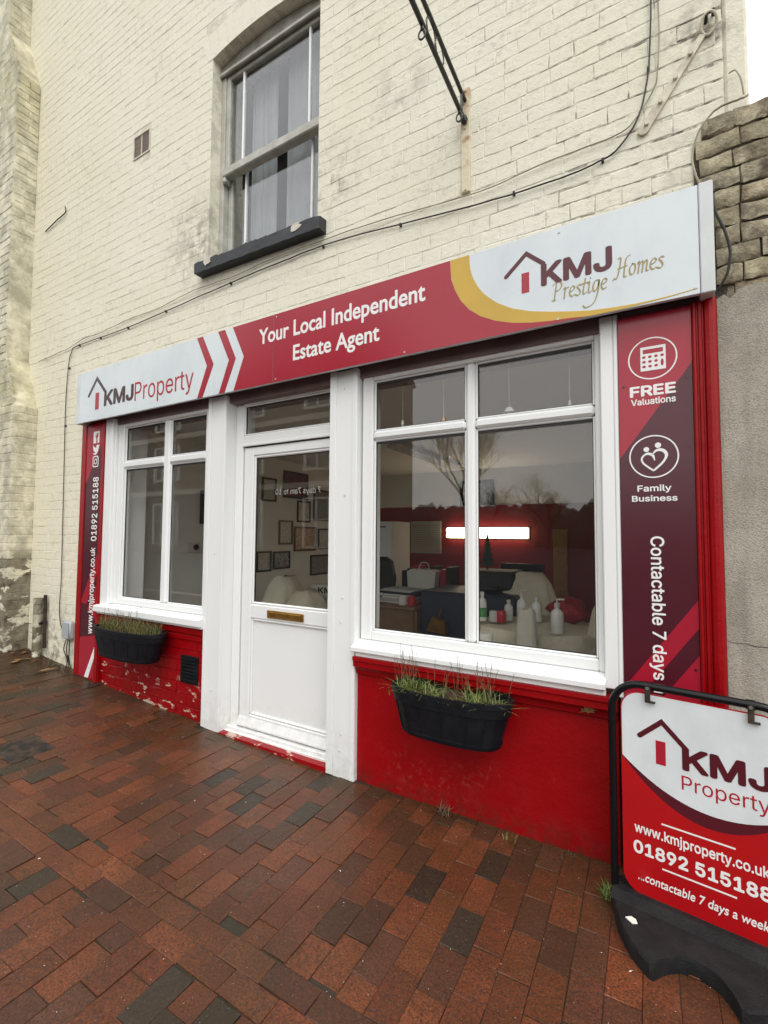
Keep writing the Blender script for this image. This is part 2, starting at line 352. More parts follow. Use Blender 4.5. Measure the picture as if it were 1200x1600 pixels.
def thing(name, label, cat, loc, group=None, rotz=0.0):
    o = bpy.data.objects.new(name, None); col.objects.link(o); o.location = loc; o.rotation_euler = (0, 0, rotz); o.empty_display_size = .1
    ORG[o] = Vector(loc) if not rotz else Vector((0, 0, 0)); return tag(o, label, cat, group)
def obj(name, mb, mat, parent=None, smooth=False, at=None, kind=None, label=None, angle=40):
    me = bpy.data.meshes.new(name); off = ORG.get(parent, Vector((0, 0, 0))) if parent else Vector(at or (0, 0, 0))
    me.from_pydata([(v[0] - off.x, v[1] - off.y, v[2] - off.z) for v in mb.v], [], mb.f); me.validate()
    bm = bmesh.new(); bm.from_mesh(me); bmesh.ops.recalc_face_normals(bm, faces=bm.faces); bm.to_mesh(me); bm.free()
    me.materials.append(MATS[mat])
    o = bpy.data.objects.new(name, me); col.objects.link(o)
    if parent: o.parent = parent; ORG[o] = off
    else: o.location = off; ORG[o] = off
    if smooth:
        me.polygons.foreach_set('use_smooth', [True] * len(me.polygons))
        me.set_sharp_from_angle(angle=R(angle))
    if kind: o['kind'] = kind
    if label: o['label'] = label
    return o
def inst(name, me, parent, loc, rot=(0, 0, 0), scl=(1, 1, 1), colr=None):
    o = bpy.data.objects.new(name, me); col.objects.link(o); o.parent = parent
    o.location = Vector(loc) - ORG.get(parent, Vector((0, 0, 0))); o.rotation_euler = rot; o.scale = scl
    if colr: o.color = tuple(colr) + (1,)
    return o
def struct(name, mb, mat, **k):
    o = obj(name, mb, mat, **k); o['kind'] = 'structure'; return o
def smoothpath(pts, k=5):
    P = [Vector(p) for p in pts]; out = []
    for i in range(len(P) - 1):
        a, b, c, d = P[max(i - 1, 0)], P[i], P[i + 1], P[min(i + 2, len(P) - 1)]
        for j in range(k):
            t = j / k; out.append(.5 * ((2 * b) + (c - a) * t + (2 * a - 5 * b + 4 * c - d) * t * t + (3 * b - a - 3 * c + d) * t ** 3))
    return out + [P[-1]]

FONT = None
try:
    FONT = bpy.data.fonts.load(os.path.join(bpy.utils.resource_path('LOCAL'), 'datafiles', 'fonts', 'Inter.woff2'))
except Exception: FONT = None
def text_mb(txt, box, fn, d0, d1, bold=0.0, shear=0.0, rot=0, space=1.0, human=False):
    """lettering fitted to box = (a0,a1,b0,b1); rot 90 reads upwards, -90 downwards"""
    cu = bpy.data.curves.new('t', 'FONT'); cu.body = txt; cu.size = 1.0; cu.shear = shear; cu.resolution_u = 3; cu.space_character = space
    if FONT and not human: cu.font = FONT
    o = bpy.data.objects.new('t', cu); col.objects.link(o); bpy.context.view_layer.update()
    dg = bpy.context.evaluated_depsgraph_get(); oc = o.evaluated_get(dg); cv = oc.to_curve(dg)
    loops = []
    for sp in cv.splines:
        P = sp.bezier_points; n = len(P); L = []
        for i in range(n):
            p0, p1 = P[i], P[(i + 1) % n]; A, Bq, Cq, Dq = p0.co.xy, p0.handle_right.xy, p1.handle_left.xy, p1.co.xy
            st = 1 if ((Bq - A).cross(Dq - A) == 0 and (Cq - A).cross(Dq - A) == 0) else 5
            for j in range(st): t = j / st; L.append(A * (1 - t) ** 3 + Bq * 3 * t * (1 - t) ** 2 + Cq * 3 * t * t * (1 - t) + Dq * t ** 3)
        Q = []
        for p in L:
            if not Q or (p - Q[-1]).length > 1e-5: Q.append(p)
        if len(Q) > 2: loops.append(Q)
    oc.to_curve_clear(); bpy.data.objects.remove(o); bpy.data.curves.remove(cu)
    cv_, ce_ = [], []
    for L in loops:
        b0 = len(cv_); cv_ += [Vector((p.x, p.y)) for p in L]; ce_ += [(b0 + i, b0 + (i + 1) % len(L)) for i in range(len(L))]
    tv, te, tf, _a, _b, _c = delaunay_2d_cdt(cv_, ce_, [], 0, 1e-6)
    bb = [(min(p.x for p in L), max(p.x for p in L), min(p.y for p in L), max(p.y for p in L)) for L in loops]
    def wind(p):
        w = 0
        for L, q in zip(loops, bb):
            if not (q[0] <= p[0] <= q[1] and q[2] <= p[1] <= q[3]): continue
            for i in range(len(L)):
                a, b = L[i - 1], L[i]; cr = (b.x - a.x) * (p[1] - a.y) - (p[0] - a.x) * (b.y - a.y)
                if a.y <= p[1] < b.y and cr > 0: w += 1
                elif b.y <= p[1] < a.y and cr < 0: w -= 1
        return w
    vv = [(p.x, p.y) for p in tv]; ww = [0] * len(vv)
    ff = [tuple(f) for f in tf if wind((sum(vv[i][0] for i in f) / len(f), sum(vv[i][1] for i in f) / len(f))) != 0]
    used = sorted(set(i for f in ff for i in f)); mp_ = {i: k for k, i in enumerate(used)}
    vv = [vv[i] for i in used]; ww = [0] * len(vv); ff = [tuple(mp_[i] for i in f) for f in ff]
    def ccw(f): a, b, c = (vv[i] for i in f); return f if (b[0] - a[0]) * (c[1] - a[1]) - (b[1] - a[1]) * (c[0] - a[0]) > 0 else f[::-1]
    ff = [ccw(f) for f in ff]
    if rot == 90: vv = [(-y, x) for x, y in vv]
    if rot == -90: vv = [(y, -x) for x, y in vv]
    x0, x1 = min(v[0] for v in vv), max(v[0] for v in vv); y0, y1 = min(v[1] for v in vv), max(v[1] for v in vv)
    a0, a1, b0, b1 = box
    if bold >= .006: x0 -= bold; x1 += bold; y0 -= bold; y1 += bold
    vv = [(a0 + (x - x0) / (x1 - x0) * (a1 - a0), b0 + (y - y0) / (y1 - y0) * (b1 - b0)) for x, y in vv]
    mb = MB(); ed = {}
    for f in ff:
        for i in range(len(f)): ed[(f[i], f[(i + 1) % len(f)])] = 1
    kx, ky = (a1 - a0) / (x1 - x0), (b1 - b0) / (y1 - y0)
    shifts = [(0, 0)] if bold < .006 else [(bold * math.cos(q * math.pi / 4), bold * math.sin(q * math.pi / 4)) for q in range(8)]
    for k, (sx, sy) in enumerate(shifts):
        n = len(vv); b0_ = len(mb.v)
        mb.v += [fn(a + sx * kx, b + sy * ky, d0) for a, b in vv] + [fn(a + sx * kx, b + sy * ky, d1 + k * .00006 + g_ * .00002) for (a, b), g_ in zip(vv, ww)]
        mb.f += [tuple(b0_ + i + n for i in f) for f in ff] + [(b0_ + a, b0_ + b, b0_ + b + n, b0_ + a + n) for (a, b) in ed if (b, a) not in ed]
    return mb
def lettering(txt, box, fn, d0, d1, mat, parent, name='lettering', **k):
    return obj(name, text_mb(txt, box, fn, d0, d1, **k), mat, parent)

def gz(x):                                        # height of the pavement along the front
    x = max(-6.6, min(.6, x)); return .00959417 * x * x + .00836566 * x - .01220707

# ================================================================== THE SETTING
xs = [-300, -60, -20, -6.6] + [-6.4 + i * .4 for i in range(18)] + [20, 60, 300]
g = MB(); ys = [-300, -60, -12, -3.0, .30]
for x in xs:
    for y in ys: g.v.append((x, y, gz(x) - .055))
for i in range(len(xs) - 1):
    for j in range(len(ys) - 1): g.f.append((i * 5 + j, (i + 1) * 5 + j, (i + 1) * 5 + j + 1, i * 5 + j + 1))
struct('ground', g, 'ground_bed')
rd = MB()
for x in xs:
    for y in (-300, -3.35): rd.v.append((x, y, gz(x) - .045))
for i in range(len(xs) - 1): rd.f.append((i * 2, i * 2 + 2, i * 2 + 3, i * 2 + 1))
struct('road', rd, 'asphalt')
kb = MB()
for i in range(60): kb.box(-9 + i * .25, -9 + i * .25 + .246, -3.35, -3.22, -.3, gz(-9 + i * .25) + .004, .008)
struct('kerb', kb, 'far_stone')

# ---- clay pavers: the ones that show largest are objects, the rest one part
pave = MB()
for x in xs:
    for y in (-3.22, .30): pave.v.append((x, y, gz(x) - .0056))
for i in range(len(xs) - 1): pave.f.append((i * 2, i * 2 + 2, i * 2 + 3, i * 2 + 1))
pm('joint_sand', (.036, .027, .017), .9, c2=(.022, .022, .010), scale=5, bmp=.004, bscale=150)
pavement = struct('pavement', pave, 'joint_sand')
def paver_mesh(name, lx, ly, seed):
    rs = random.Random(seed); b = .0013; t = .03; v = []; f = []
    j = lambda: rs.uniform(-.0016, .0016)
    for z, ins in ((-t, 0), (-b - .001, 0), (0, b)):
        for sx, sy in ((-1, -1), (1, -1), (1, 1), (-1, 1)):
            v.append((sx * (lx / 2 - ins) + j(), sy * (ly / 2 - ins) + j(), z + (j() * .5 if z == 0 else 0)))
    for k in range(2):
        for i in range(4): f.append((k * 4 + i, k * 4 + (i + 1) % 4, k * 4 + 4 + (i + 1) % 4, k * 4 + 4 + i))
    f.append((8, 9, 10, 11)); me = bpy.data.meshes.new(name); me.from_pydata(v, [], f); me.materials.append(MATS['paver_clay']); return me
def pcol(rs, x, y):
    n = mnoise.noise(Vector((x * .9, y * 1.3, 3.1))); q = rs.random() + n * .35
    if q < .05: c = (.055, .046, .033)
    elif q < .30: c = (.17, .060, .030)
    elif q < .88: c = (.30, .078, .027)
    else: c = (.33, .098, .036)
    k = rs.uniform(.46, .84); return (c[0] * k, c[1] * k * rs.uniform(.92, 1.08), c[2] * k)
PV = []
rs = random.Random(21)
PX, PY = .1095, .2010
def columns(ya, yb, seed):                        # running bond laid square to the shopfront
    rq = random.Random(seed); i = 0; x = -7.6
    while x < 1.9:
        y = ya + rq.choice((0, .5)) * PY * .5 + (PY * .5 if i % 2 else 0) + rq.uniform(-.012, .012); first = True
        while y > yb + .04:
            y1 = max(y - PY, yb)
            if first: y = min(y, ya); first = False
            if y - y1 > .05: PV.append((x + PX / 2, (y + y1) / 2, PX - .0024, y - y1 - .0024))
            y = y1
        x += PX; i += 1
columns(.10, -1.115, 1)
for r_ in range(2):                               # two-course band parallel to the shopfront
    x = -7.6 + (PY * .5 if r_ else 0)
    while x < 1.9: PV.append((x + PY / 2, -1.115 - .0945 * (r_ + .5), PY - .0024, .0945 - .0024)); x += PY
columns(-1.304, -3.2, 2)
items = []
for (cx, cy, lx, ly) in PV:
    if cy - ly / 2 > .035: continue
    q = px((cx, cy, gz(cx))); a = 0
    if q and -20 < q[0] < 1220 and 780 < q[1] < 1620: a = lx * ly / (q[2] ** 3)
    sl = math.atan((gz(cx + .05) - gz(cx - .05)) / .1)
    items.append((a, cx, cy, lx, ly, (rs.uniform(-.006, .006), -sl + rs.uniform(-.008, .008), rs.uniform(-.010, .010)), rs.uniform(-.003, .0025), pcol(rs, cx, cy)))
items.sort(key=lambda t: -t[0])
meshes = {}
def pmesh(lx, ly):
    k = (round(lx, 2), round(ly, 2), rs.randrange(3))
    if k not in meshes: meshes[k] = (paver_mesh('paver', lx, ly, len(meshes)), lx, ly)
    return meshes[k]
far_v, far_f, far_c = [], [], []
for n, (a, cx, cy, lx, ly, rot, dz, cl) in enumerate(items):
    me, mx, my = pmesh(lx, ly)
    if n < 300:
        inst('paver', me, pavement, (cx, cy, gz(cx) + dz), rot, (lx / mx, ly / my, 1), cl)
    else:
        from mathutils import Euler
        M = Matrix.Translation((cx, cy, gz(cx) + dz)) @ Euler(rot).to_matrix().to_4x4(); b0 = len(far_v)
        far_v += [tuple(M @ v.co) for v in me.vertices]; far_f += [tuple(b0 + i for i in p.vertices) for p in me.polygons]; far_c += [cl] * len(me.vertices)
me = bpy.data.meshes.new('pavers_beyond'); me.from_pydata(far_v, [], far_f); me.materials.append(MATS['paver_clay_far'])
ca = me.color_attributes.new('Col', 'FLOAT_COLOR', 'POINT'); ca.data.foreach_set('color', [c for q in far_c for c in (q + (1,))])
o = bpy.data.objects.new('pavers_beyond', me); col.objects.link(o); o.parent = pavement; o['kind'] = 'stuff'

# ================================================================== THE BUILDING
B = thing('building', 'cream painted brick building with red and white shopfront at street level', 'building', (-2.2, .05, 0))
WY = .05
OX0, OX1, OZ0, OZ1 = -3.088, -1.962, 3.67, 5.47          # upper window opening
SX0, SX1, SZ1 = -4.765, .280, 2.80                        # shopfront opening
WX0, WX1, WZ1 = -7.2, .336, 9.2
def arch(x): t = (x - (OX0 + OX1) / 2) / ((OX1 - OX0) / 2); return OZ1 + .062 * (1 - t * t)
core = MB(); J = WY + .0026
core.box(WX0, SX0, J, .40, -.3, SZ1).box(WX0, OX0, J, .40, SZ1 + .0, WZ1)
core.box(OX0, OX1, J, .40, SZ1, OZ0).box(OX1, WX1, J, .40, SZ1, WZ1)
ap = [(OX0, WZ1), (OX0, OZ1)] + [(OX0 + (OX1 - OX0) * i / 12, arch(OX0 + (OX1 - OX0) * i / 12)) for i in range(1, 12)] + [(OX1, OZ1), (OX1, WZ1)]
core.prism(ap, lambda a, b, d: (a, d, b), J, .40)
wall = obj('wall', core, 'cream_joint_paint', B)
obj('corner_render', MB().box(WX1 + .001, .424, WY - .004, .9, 2.6, WZ1, .012), 'cream_masonry_paint', B)
obj('side_wall', MB().box(.33, .420, .40, 6.0, -.3, WZ1), 'cream_joint_paint', B)
# reveals of the upper window, coloured darker for grime and recess shade
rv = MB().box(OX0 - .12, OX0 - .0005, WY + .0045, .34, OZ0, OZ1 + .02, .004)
pm('reveal_grime_shade', (.50, .455, .34), .8, c2=(.33, .30, .22), scale=7, bmp=.006, bscale=40)
obj('jamb_reveal', rv, 'reveal_grime_shade', B); obj('jamb_reveal', MB().box(OX1 + .0005, OX1 + .12, WY + .0045, .34, OZ0, OZ1 + .02, .004), 'reveal_grime_shade', B)
# arch voussoirs
NV = 15
for k in range(NV):
    xa = OX0 - .05 + (OX1 - OX0 + .10) * k / NV; xb = OX0 - .05 + (OX1 - OX0 + .10) * (k + 1) / NV - .0012
    sk = lambda q: q + (q - (OX0 + OX1) / 2) * .16
    obj('voussoir', MB().prism([(xa, arch(max(OX0, xa))), (xb, arch(min(OX1, xb))), (sk(xb), arch(min(OX1, xb)) + .225), (sk(xa), arch(max(OX0, xa)) + .225)], lambda a, b, d: (a, d, b), WY - .001, .2), 'cream_masonry_paint', wall)

def brick_mesh(name, L, H, seed, mat, jit=.0034, bev=.0026, dep=.030, edge=.0020):
    rs = random.Random(seed); v = []; f = []
    j = lambda k=1: rs.uniform(-jit, jit) * k
    ring = [(-1, -1), (-.33, -1), (.33, -1), (1, -1), (1, 1), (.33, 1), (-.33, 1), (-1, 1)]
    for y, ins in ((dep, -.001), (edge, 0), (0, bev)):
        for a, b in ring: v.append((a * L / 2 - (ins if abs(a) == 1 else 0) * (1 if a > 0 else -1) + j(), y + (j(.25) if y == 0 and mat == 'weathered_brick' else 0), b * (H / 2 - ins) + (j(1.3) if ins >= 0 else 0)))
    n = 8
    for k in range(2):
        for i in range(n): f.append((k * n + i, k * n + (i + 1) % n, k * n + n + (i + 1) % n, k * n + n + i))
    f += [(16, 17, 22, 23), (17, 18, 21, 22), (18, 19, 20, 21)]
    me = bpy.data.meshes.new(name); me.from_pydata(v, [], f); me.materials.append(MATS[mat])
    bm = bmesh.new(); bm.from_mesh(me); bmesh.ops.recalc_face_normals(bm, faces=bm.faces); bm.to_mesh(me); bm.free()
    if mat == 'weathered_brick': me.polygons.foreach_set('use_smooth', [True] * len(me.polygons)); me.set_sharp_from_angle(angle=R(62))
    return me
CH = .0868
BM = {(t, s): brick_mesh('brick', L, CH - .004, s * 10 + t, 'cream_masonry_paint') for t, L in ((0, .232), (1, .112)) for s in range(6)}
BL = {0: .232, 1: .112}
bricks = []; rs = random.Random(5)
def free_spans(z0, z1):
    sp = [(WX0, WX1)]
    def cut(sp, a, b):
        o = []
        for p, q in sp:
            if b <= p or a >= q: o.append((p, q))
            else:
                if p < a: o.append((p, a))
                if b < q: o.append((b, q))
        return o
    if z0 < SZ1: sp = cut(sp, SX0, SX1)
    if z1 > 5.03 and z0 < 5.245: sp = cut(sp, -4.176, -3.914)
    if z1 > OZ0 + .01 and z0 < OZ1 + .30:
        e = .0 if z0 < OZ1 - .03 else .05 + max(0, z0 - OZ1) * .16
        sp = cut(sp, OX0 - e, OX1 + e)
    return sp
row = 0; z = gz(-5.2) - .20
while z < 8.6:
    hd = (row % 4 == 0)
    for a, b in free_spans(z, z + CH):
        x = a; k = 0
        if not hd and row % 2: x -= .12
        elif hd: x -= .06
        while x < b - .012:
            t = 1 if (hd or rs.random() < .16) else 0
            L = BL[t] + .008 + rs.uniform(-.006, .006); x1 = x + L
            p, q = max(x, a), min(x1, b)
            if q - p > .03: bricks.append((p + .002, q - .002, z + CH / 2, t))
            x = x1
    z += CH; row += 1
bi = []
for (p, q, zc, t) in bricks:
    s = px(((p + q) / 2, WY, zc)); a = 0
    if s and -10 < s[0] < 1210 and -10 < s[1] < 1610: a = (q - p) / (s[2] ** 2)
    # bricks behind the fascia show nothing
    if -4.6 < (p + q) / 2 < .2 and 2.45 < zc < 2.98: a = 0
    if s and (s[0] < -140 or s[1] < -160): continue
    bi.append((a, p, q, zc, t))
bi.sort(key=lambda t: -t[0])
bv, bf = [], []
for n, (a, p, q, zc, t) in enumerate(bi):
    me = BM[(t, rs.randrange(6))]; L = q - p; ero = max(0, min(1, ((p + q) / 2 + .75) * 1.2))
    loc = ((p + q) / 2, WY + rs.uniform(-.0003, .0016), zc + rs.uniform(-.002, .002)); rot = (rs.uniform(-.008, .004), rs.uniform(-.009, .009), rs.uniform(-.002, .002))
    sc = (L / BL[t], 1, 1 - ero * (rs.uniform(.10, .26) if rs.random() < .5 else rs.uniform(0, .05)))
    if n < 300: inst('brick', me, wall, loc, rot, sc)
    else:
        from mathutils import Euler
        M = Matrix.Translation(loc) @ Euler(rot).to_matrix().to_4x4() @ Matrix.Diagonal(sc + (1,)); b0 = len(bv)
        bv += [tuple(M @ v.co) for v in me.vertices]; bf += [tuple(b0 + i for i in pl.vertices) for pl in me.polygons]
mb = MB(); mb.v = bv; mb.f = bf
obj('bricks_beyond', mb, 'cream_masonry_paint', wall, kind='stuff')

# ---- stepped buttress at the left
bt = MB(); XL = -13.0
def tier(xr, yf, z0, z1, xr2=None, yf2=None):
    xr2 = xr if xr2 is None else xr2; yf2 = yf if yf2 is None else yf2
    bt.add([(XL, yf, z0), (xr, yf, z0), (xr, .06, z0), (XL, .06, z0), (XL, yf2, z1), (xr2, yf2, z1), (xr2, .06, z1), (XL, .06, z1)],
           [(0, 3, 2, 1), (4, 5, 6, 7), (0, 1, 5, 4), (1, 2, 6, 5), (2, 3, 7, 6), (3, 0, 4, 7)])
tier(-5.80, -.165, -.2, 2.80); tier(-5.80, -.165, 2.80, 3.42, -6.06, -.165); tier(-6.06, -.165, 3.42, 6.72, -6.08, -.175); tier(-6.08, -.175, 6.72, 7.36, -6.385, -.175); tier(-6.385, -.175, 7.36, 9.2)
butt = obj('buttress', bt, 'buttress_paint', B)
bs = {L: [brick_mesh('buttress_brick', L, CH - .008, 90 + i, 'buttress_paint', .003, .006, .02) for i in range(4)] for L in (.20, .105)}
z = .0; row = 0; rs = random.Random(9)
while z < 8.5:
    xr = -5.80 if z < 2.78 else (-6.07 if 3.42 < z < 6.66 else (-6.385 if z > 7.36 else None))
    if xr is not None:
        for (ya, yb) in (((-.160, .045),) if row % 2 else ((-.160, -.060), (-.052, .045))):
            ll = yb - ya; k = .20 if ll > .15 else .105
            inst('buttress_brick', rs.choice(bs[k]), butt, (xr + .003 + rs.uniform(-.002, .002), (ya + yb) / 2, z + CH / 2), (0, rs.uniform(-.01, .01), R(90) + rs.uniform(-.012, .012)), (ll / k, 1, 1))
    x1 = (xr if xr is not None else (-5.80 - .26 * (z - 2.8) / .62 if z < 3.5 else -6.08 - .3 * (z - 6.72) / .64)) - .006
    xx = x1 - (.0 if row % 2 else .11)
    if row % 2 == 0: inst('buttress_brick', rs.choice(bs[.105]), butt, (x1 - .052, -.168 - (.006 if z > 3.4 else 0), z + CH / 2), (0, rs.uniform(-.01, .01), 0))
    for k in range(3):
        inst('buttress_brick', rs.choice(bs[.20]), butt, (xx - .11, -.168 - (.008 if z > 3.4 else 0) + rs.uniform(-.002, .002), z + CH / 2), (0, rs.uniform(-.01, .01), 0), (1.08, 1, 1)); xx -= .225
    z += CH; row += 1

# ---- upper sash window
fy0, fy1 = .150, .235
win = thing('sash_window', '', '', (0, 0, 0)); del win['label']; del win['category']; win.parent = B; ORG[win] = ORG[B]; win.location = (0, 0, 0)
for xa, xb in ((OX0 + .001, OX0 + .048), (OX1 - .048, OX1 - .001)): obj('frame_jamb', MB().box(xa, xb, fy0, fy1, 3.70, 5.46, .004), 'sash_paint', win)
hp = [(OX0 + .002, 5.385), (OX1 - .002, 5.385)] + [(OX1 - .002 - (OX1 - OX0 - .004) * i / 10, arch(OX1 - .002 - (OX1 - OX0 - .004) * i / 10) - .002) for i in range(11)]
obj('frame_head', MB().prism(hp, lambda a, b, d: (a, d, b), fy0 - .012, fy1), 'sash_dirty', win)
obj('frame_bead', MB().box(OX0 + .002, OX1 - .002, fy0 - .03, fy0 - .0125, 5.372, 5.40, .004), 'sash_paint', win)
gx0, gx1 = -2.995, -2.052
us = MB(); us.box(OX0 + .0485, gx0, .160, .200, 4.53, 5.384, .005).box(gx1, OX1 - .0485, .160, .200, 4.53, 5.384, .005).box(gx0 + .0005, gx1 - .0005, .1605, .1995, 5.345, 5.384, .005)
obj('upper_sash', us, 'sash_paint', win)
ls = MB(); ls.box(OX0 + .0485, gx0, .205, .245, 3.70, 4.52, .005).box(gx1, OX1 - .0485, .205, .245, 3.70, 4.52, .005).box(gx0 + .0005, gx1 - .0005, .2055, .2445, 3.70, 3.80, .005)
obj('lower_sash', ls, 'sash_paint', win)
obj('meeting_rail', MB().box(OX0 + .05, OX1 - .05, .128, .204, 4.478, 4.552, .008), 'sash_paint', win)
obj('sash_horn', MB().box(OX0 + .05, OX0 + .085, .130, .200, 4.43, 4.477, .008), 'sash_paint', win)
for xb in (-2.846, -2.150):
    obj('glazing_bar', MB().box(xb - .009, xb + .009, .166, .196, 4.5525, 5.3445, .004), 'upvc', win)
    obj('glazing_bar', MB().box(xb - .009, xb + .009, .211, .241, 3.8005, 4.5195, .004), 'upvc', win)
for a, b in ((gx0, -2.856), (-2.836, -2.160), (-2.140, gx1)):
    obj('pane', MB().box(a + .0004, b - .0004, .180, .184, 4.553, 5.344), 'sash_glass', win); obj('pane', MB().box(a + .0004, b - .0004, .226, .230, 3.801, 4.519), 'sash_glass', win)
SY = -.030
def sl(x): return 3.688 + (x + 3.149) * (-.034 / 1.26)
sill = MB(); XS = [-3.149 + 1.266 * i / 24 for i in range(25)]; rs = random.Random(3); v = []
for x in XS:
    t = sl(x); w = rs.uniform(-.006, .006)
    v += [(x, SY + rs.uniform(-.003, .003), t - .088), (x, SY + rs.uniform(-.004, .004), t - .004 + w), (x, SY + .02, t + .004 + w), (x, .16, t + .025), (x, .16, t - .088)]
f = [(i * 5 + k, i * 5 + (k + 1) % 5, i * 5 + 5 + (k + 1) % 5, i * 5 + 5 + k) for i in range(24) for k in range(5)] + [(0, 1, 2, 3, 4), tuple(24 * 5 + k for k in range(5))[::-1]]
so = obj('window_sill', sill.add(v, f), 'slate_paint', win, smooth=True)
for a, b, sd in ((-3.035, -2.950, 1), (-2.135, -2.035, 2)):
    rq = random.Random(sd); pp = [((a + b) / 2 + (b - a) * .5 * rq.uniform(.65, 1.1) * math.cos(q * .524), sl((a + b) / 2) - .026 + .036 * rq.uniform(.6, 1.1) * math.sin(q * .524)) for q in range(12)]
    obj('bare_patch', MB().prism(pp, face(SY), -.012, .0045), 'bare_stone', so)
for k in range(7):
    xx = random.uniform(-3.0, -2.1); hh = random.uniform(.015, .03)
    obj('paint_flake', MB().prism([(xx, sl(xx) - .01), (xx + .05, sl(xx) - .01), (xx + .045, sl(xx) + hh * .5), (xx + .02, sl(xx) + hh)], lambda a, b, d: (a, d + (b - sl(a)) * .3, b), SY + .012, SY + .018), 'slate_paint', so)
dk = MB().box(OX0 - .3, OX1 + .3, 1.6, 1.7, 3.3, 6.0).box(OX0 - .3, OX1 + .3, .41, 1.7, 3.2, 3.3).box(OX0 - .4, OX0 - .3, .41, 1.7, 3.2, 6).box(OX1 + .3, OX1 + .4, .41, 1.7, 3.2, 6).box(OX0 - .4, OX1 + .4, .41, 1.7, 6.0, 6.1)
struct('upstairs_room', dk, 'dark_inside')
def curtain(x0, x1, z0, z1, y, lab):
    m = MB(); n = 26; vv = []
    for i in range(n + 1):
        x = x0 + (x1 - x0) * i / n; d = .014 * math.sin(i * 1.25) + .006 * math.sin(i * 2.9)
        vv += [(x, y + d, z0), (x, y + d * .5, z1), (x, y + d * .5 + .004, z1), (x, y + d + .004, z0)]
    m.add(vv, [(i * 4 + k, i * 4 + 4 + k, i * 4 + 4 + (k + 1) % 4, i * 4 + (k + 1) % 4) for i in range(n) for k in range(4)] + [(0, 1, 2, 3), (n * 4, n * 4 + 3, n * 4 + 2, n * 4 + 1)])
    tag(obj('net_curtain', m, 'net', smooth=True, at=(x0, y, z0)), lab, 'curtain')
curtain(-2.90, -2.62, 3.75, 5.42, .33, 'pale net curtain hanging in left half of the upstairs sash window')
curtain(-2.50, -2.00, 3.75, 5.50, .33, 'pale net curtain hanging in right half of the upstairs sash window')

# ---- small air brick high on the wall, black grille low on the shopfront
av = obj('air_vent', MB().box(-4.172, -4.160, WY - .006, WY + .03, 5.028, 5.247).box(-3.930, -3.918, WY - .006, WY + .03, 5.028, 5.247).box(-4.1595, -3.9305, WY - .006, WY + .03, 5.025, 5.038).box(-4.1595, -3.9305, WY - .006, WY + .03, 5.236, 5.248).box(-4.050, -4.040, WY - .005, WY + .03, 5.0385, 5.2355), 'cream_iron', B)
for k in range(9): obj('vent_slat', MB().box(-4.1593, -4.0502, WY - .001 + .001 * (k % 2), WY + .02, 5.043 + k * .0215, 5.056 + k * .0215), 'picture_brown', av); obj('vent_slat', MB().box(-4.0398, -3.9302, WY - .001, WY + .02, 5.043 + k * .0215, 5.056 + k * .0215), 'picture_brown', av)

# ================================================================== SHOPFRONT (parts of the building)
RY = .030                                          # stall riser face
# fill behind the sign and lintel over windows
obj('lintel', MB().box(SX0 + .002, SX1 - .002, .030, .30, 2.500, 2.80, .003), 'lintel_paint', B)
# left stall riser: bricks painted red
r1 = MB().box(-4.378, -2.962, RY + .006, .30, gz(-4.3) - .4, .770)
riser = obj('stall_riser', r1, 'red_flaking_paint', B)
rb = {(t, s): brick_mesh('riser_brick', L, CH - .006, 40 + s * 3 + t, 'red_flaking_paint', .0025, .005, .02) for t, L in ((0, .232), (1, .112)) for s in range(3)}
z = -.03; row = 0; rs = random.Random(77)
while z < .60:
    x = -4.376 - (.12 if row % 2 else 0)
    while x < -2.965:
        x1 = x + .238; p, q = max(x, -4.376), min(x1, -2.964)
        if q - p > .04 and z + CH > gz((p + q) / 2) - .02: inst('riser_brick', rb[(0, rs.randrange(3))], riser, ((p + q) / 2, RY + rs.uniform(-.001, .002), z + CH / 2), (rs.uniform(-.01, .01), 0, rs.uniform(-.008, .008)), ((q - p - .006) / .232, 1, 1))
        x = x1
    z += CH; row += 1
obj('riser_moulding', MB().box(-4.378, -2.963, RY - .012, RY + .02, .655, .705, .01).box(-4.378, -2.963, RY - .024, RY + .02, .7055, .770, .012), 'red_gloss_paint', riser)
vg = obj('floor_vent', MB().box(-3.248, -3.046, RY - .010, RY + .01, .325, .54, .004), 'black_plastic', riser)
for k in range(7): obj('vent_slat', MB().box(-3.23, -3.064, RY - .018, RY - .009, .345 + k * .027, .360 + k * .027, .003), 'black_plastic', riser)
# right stall riser: smooth render, ledge moulding on top
r2b = MB().box(-1.578, -.135, RY, .30, -.3, .642)
riser2 = obj('stall_riser', r2b, 'red_gloss_paint', B)
mp = [(.30, .760), (-.034, .760), (-.034, .738), (-.026, .730), (-.024, .700), (-.004, .690), (.008, .672), (.012, .650), (RY - .001, .640), (.30, .640)]
obj('riser_moulding', MB().prism(mp, lambda a, b, d: (d, a, b), -1.578, -.135), 'red_gloss_paint', riser2, smooth=True)

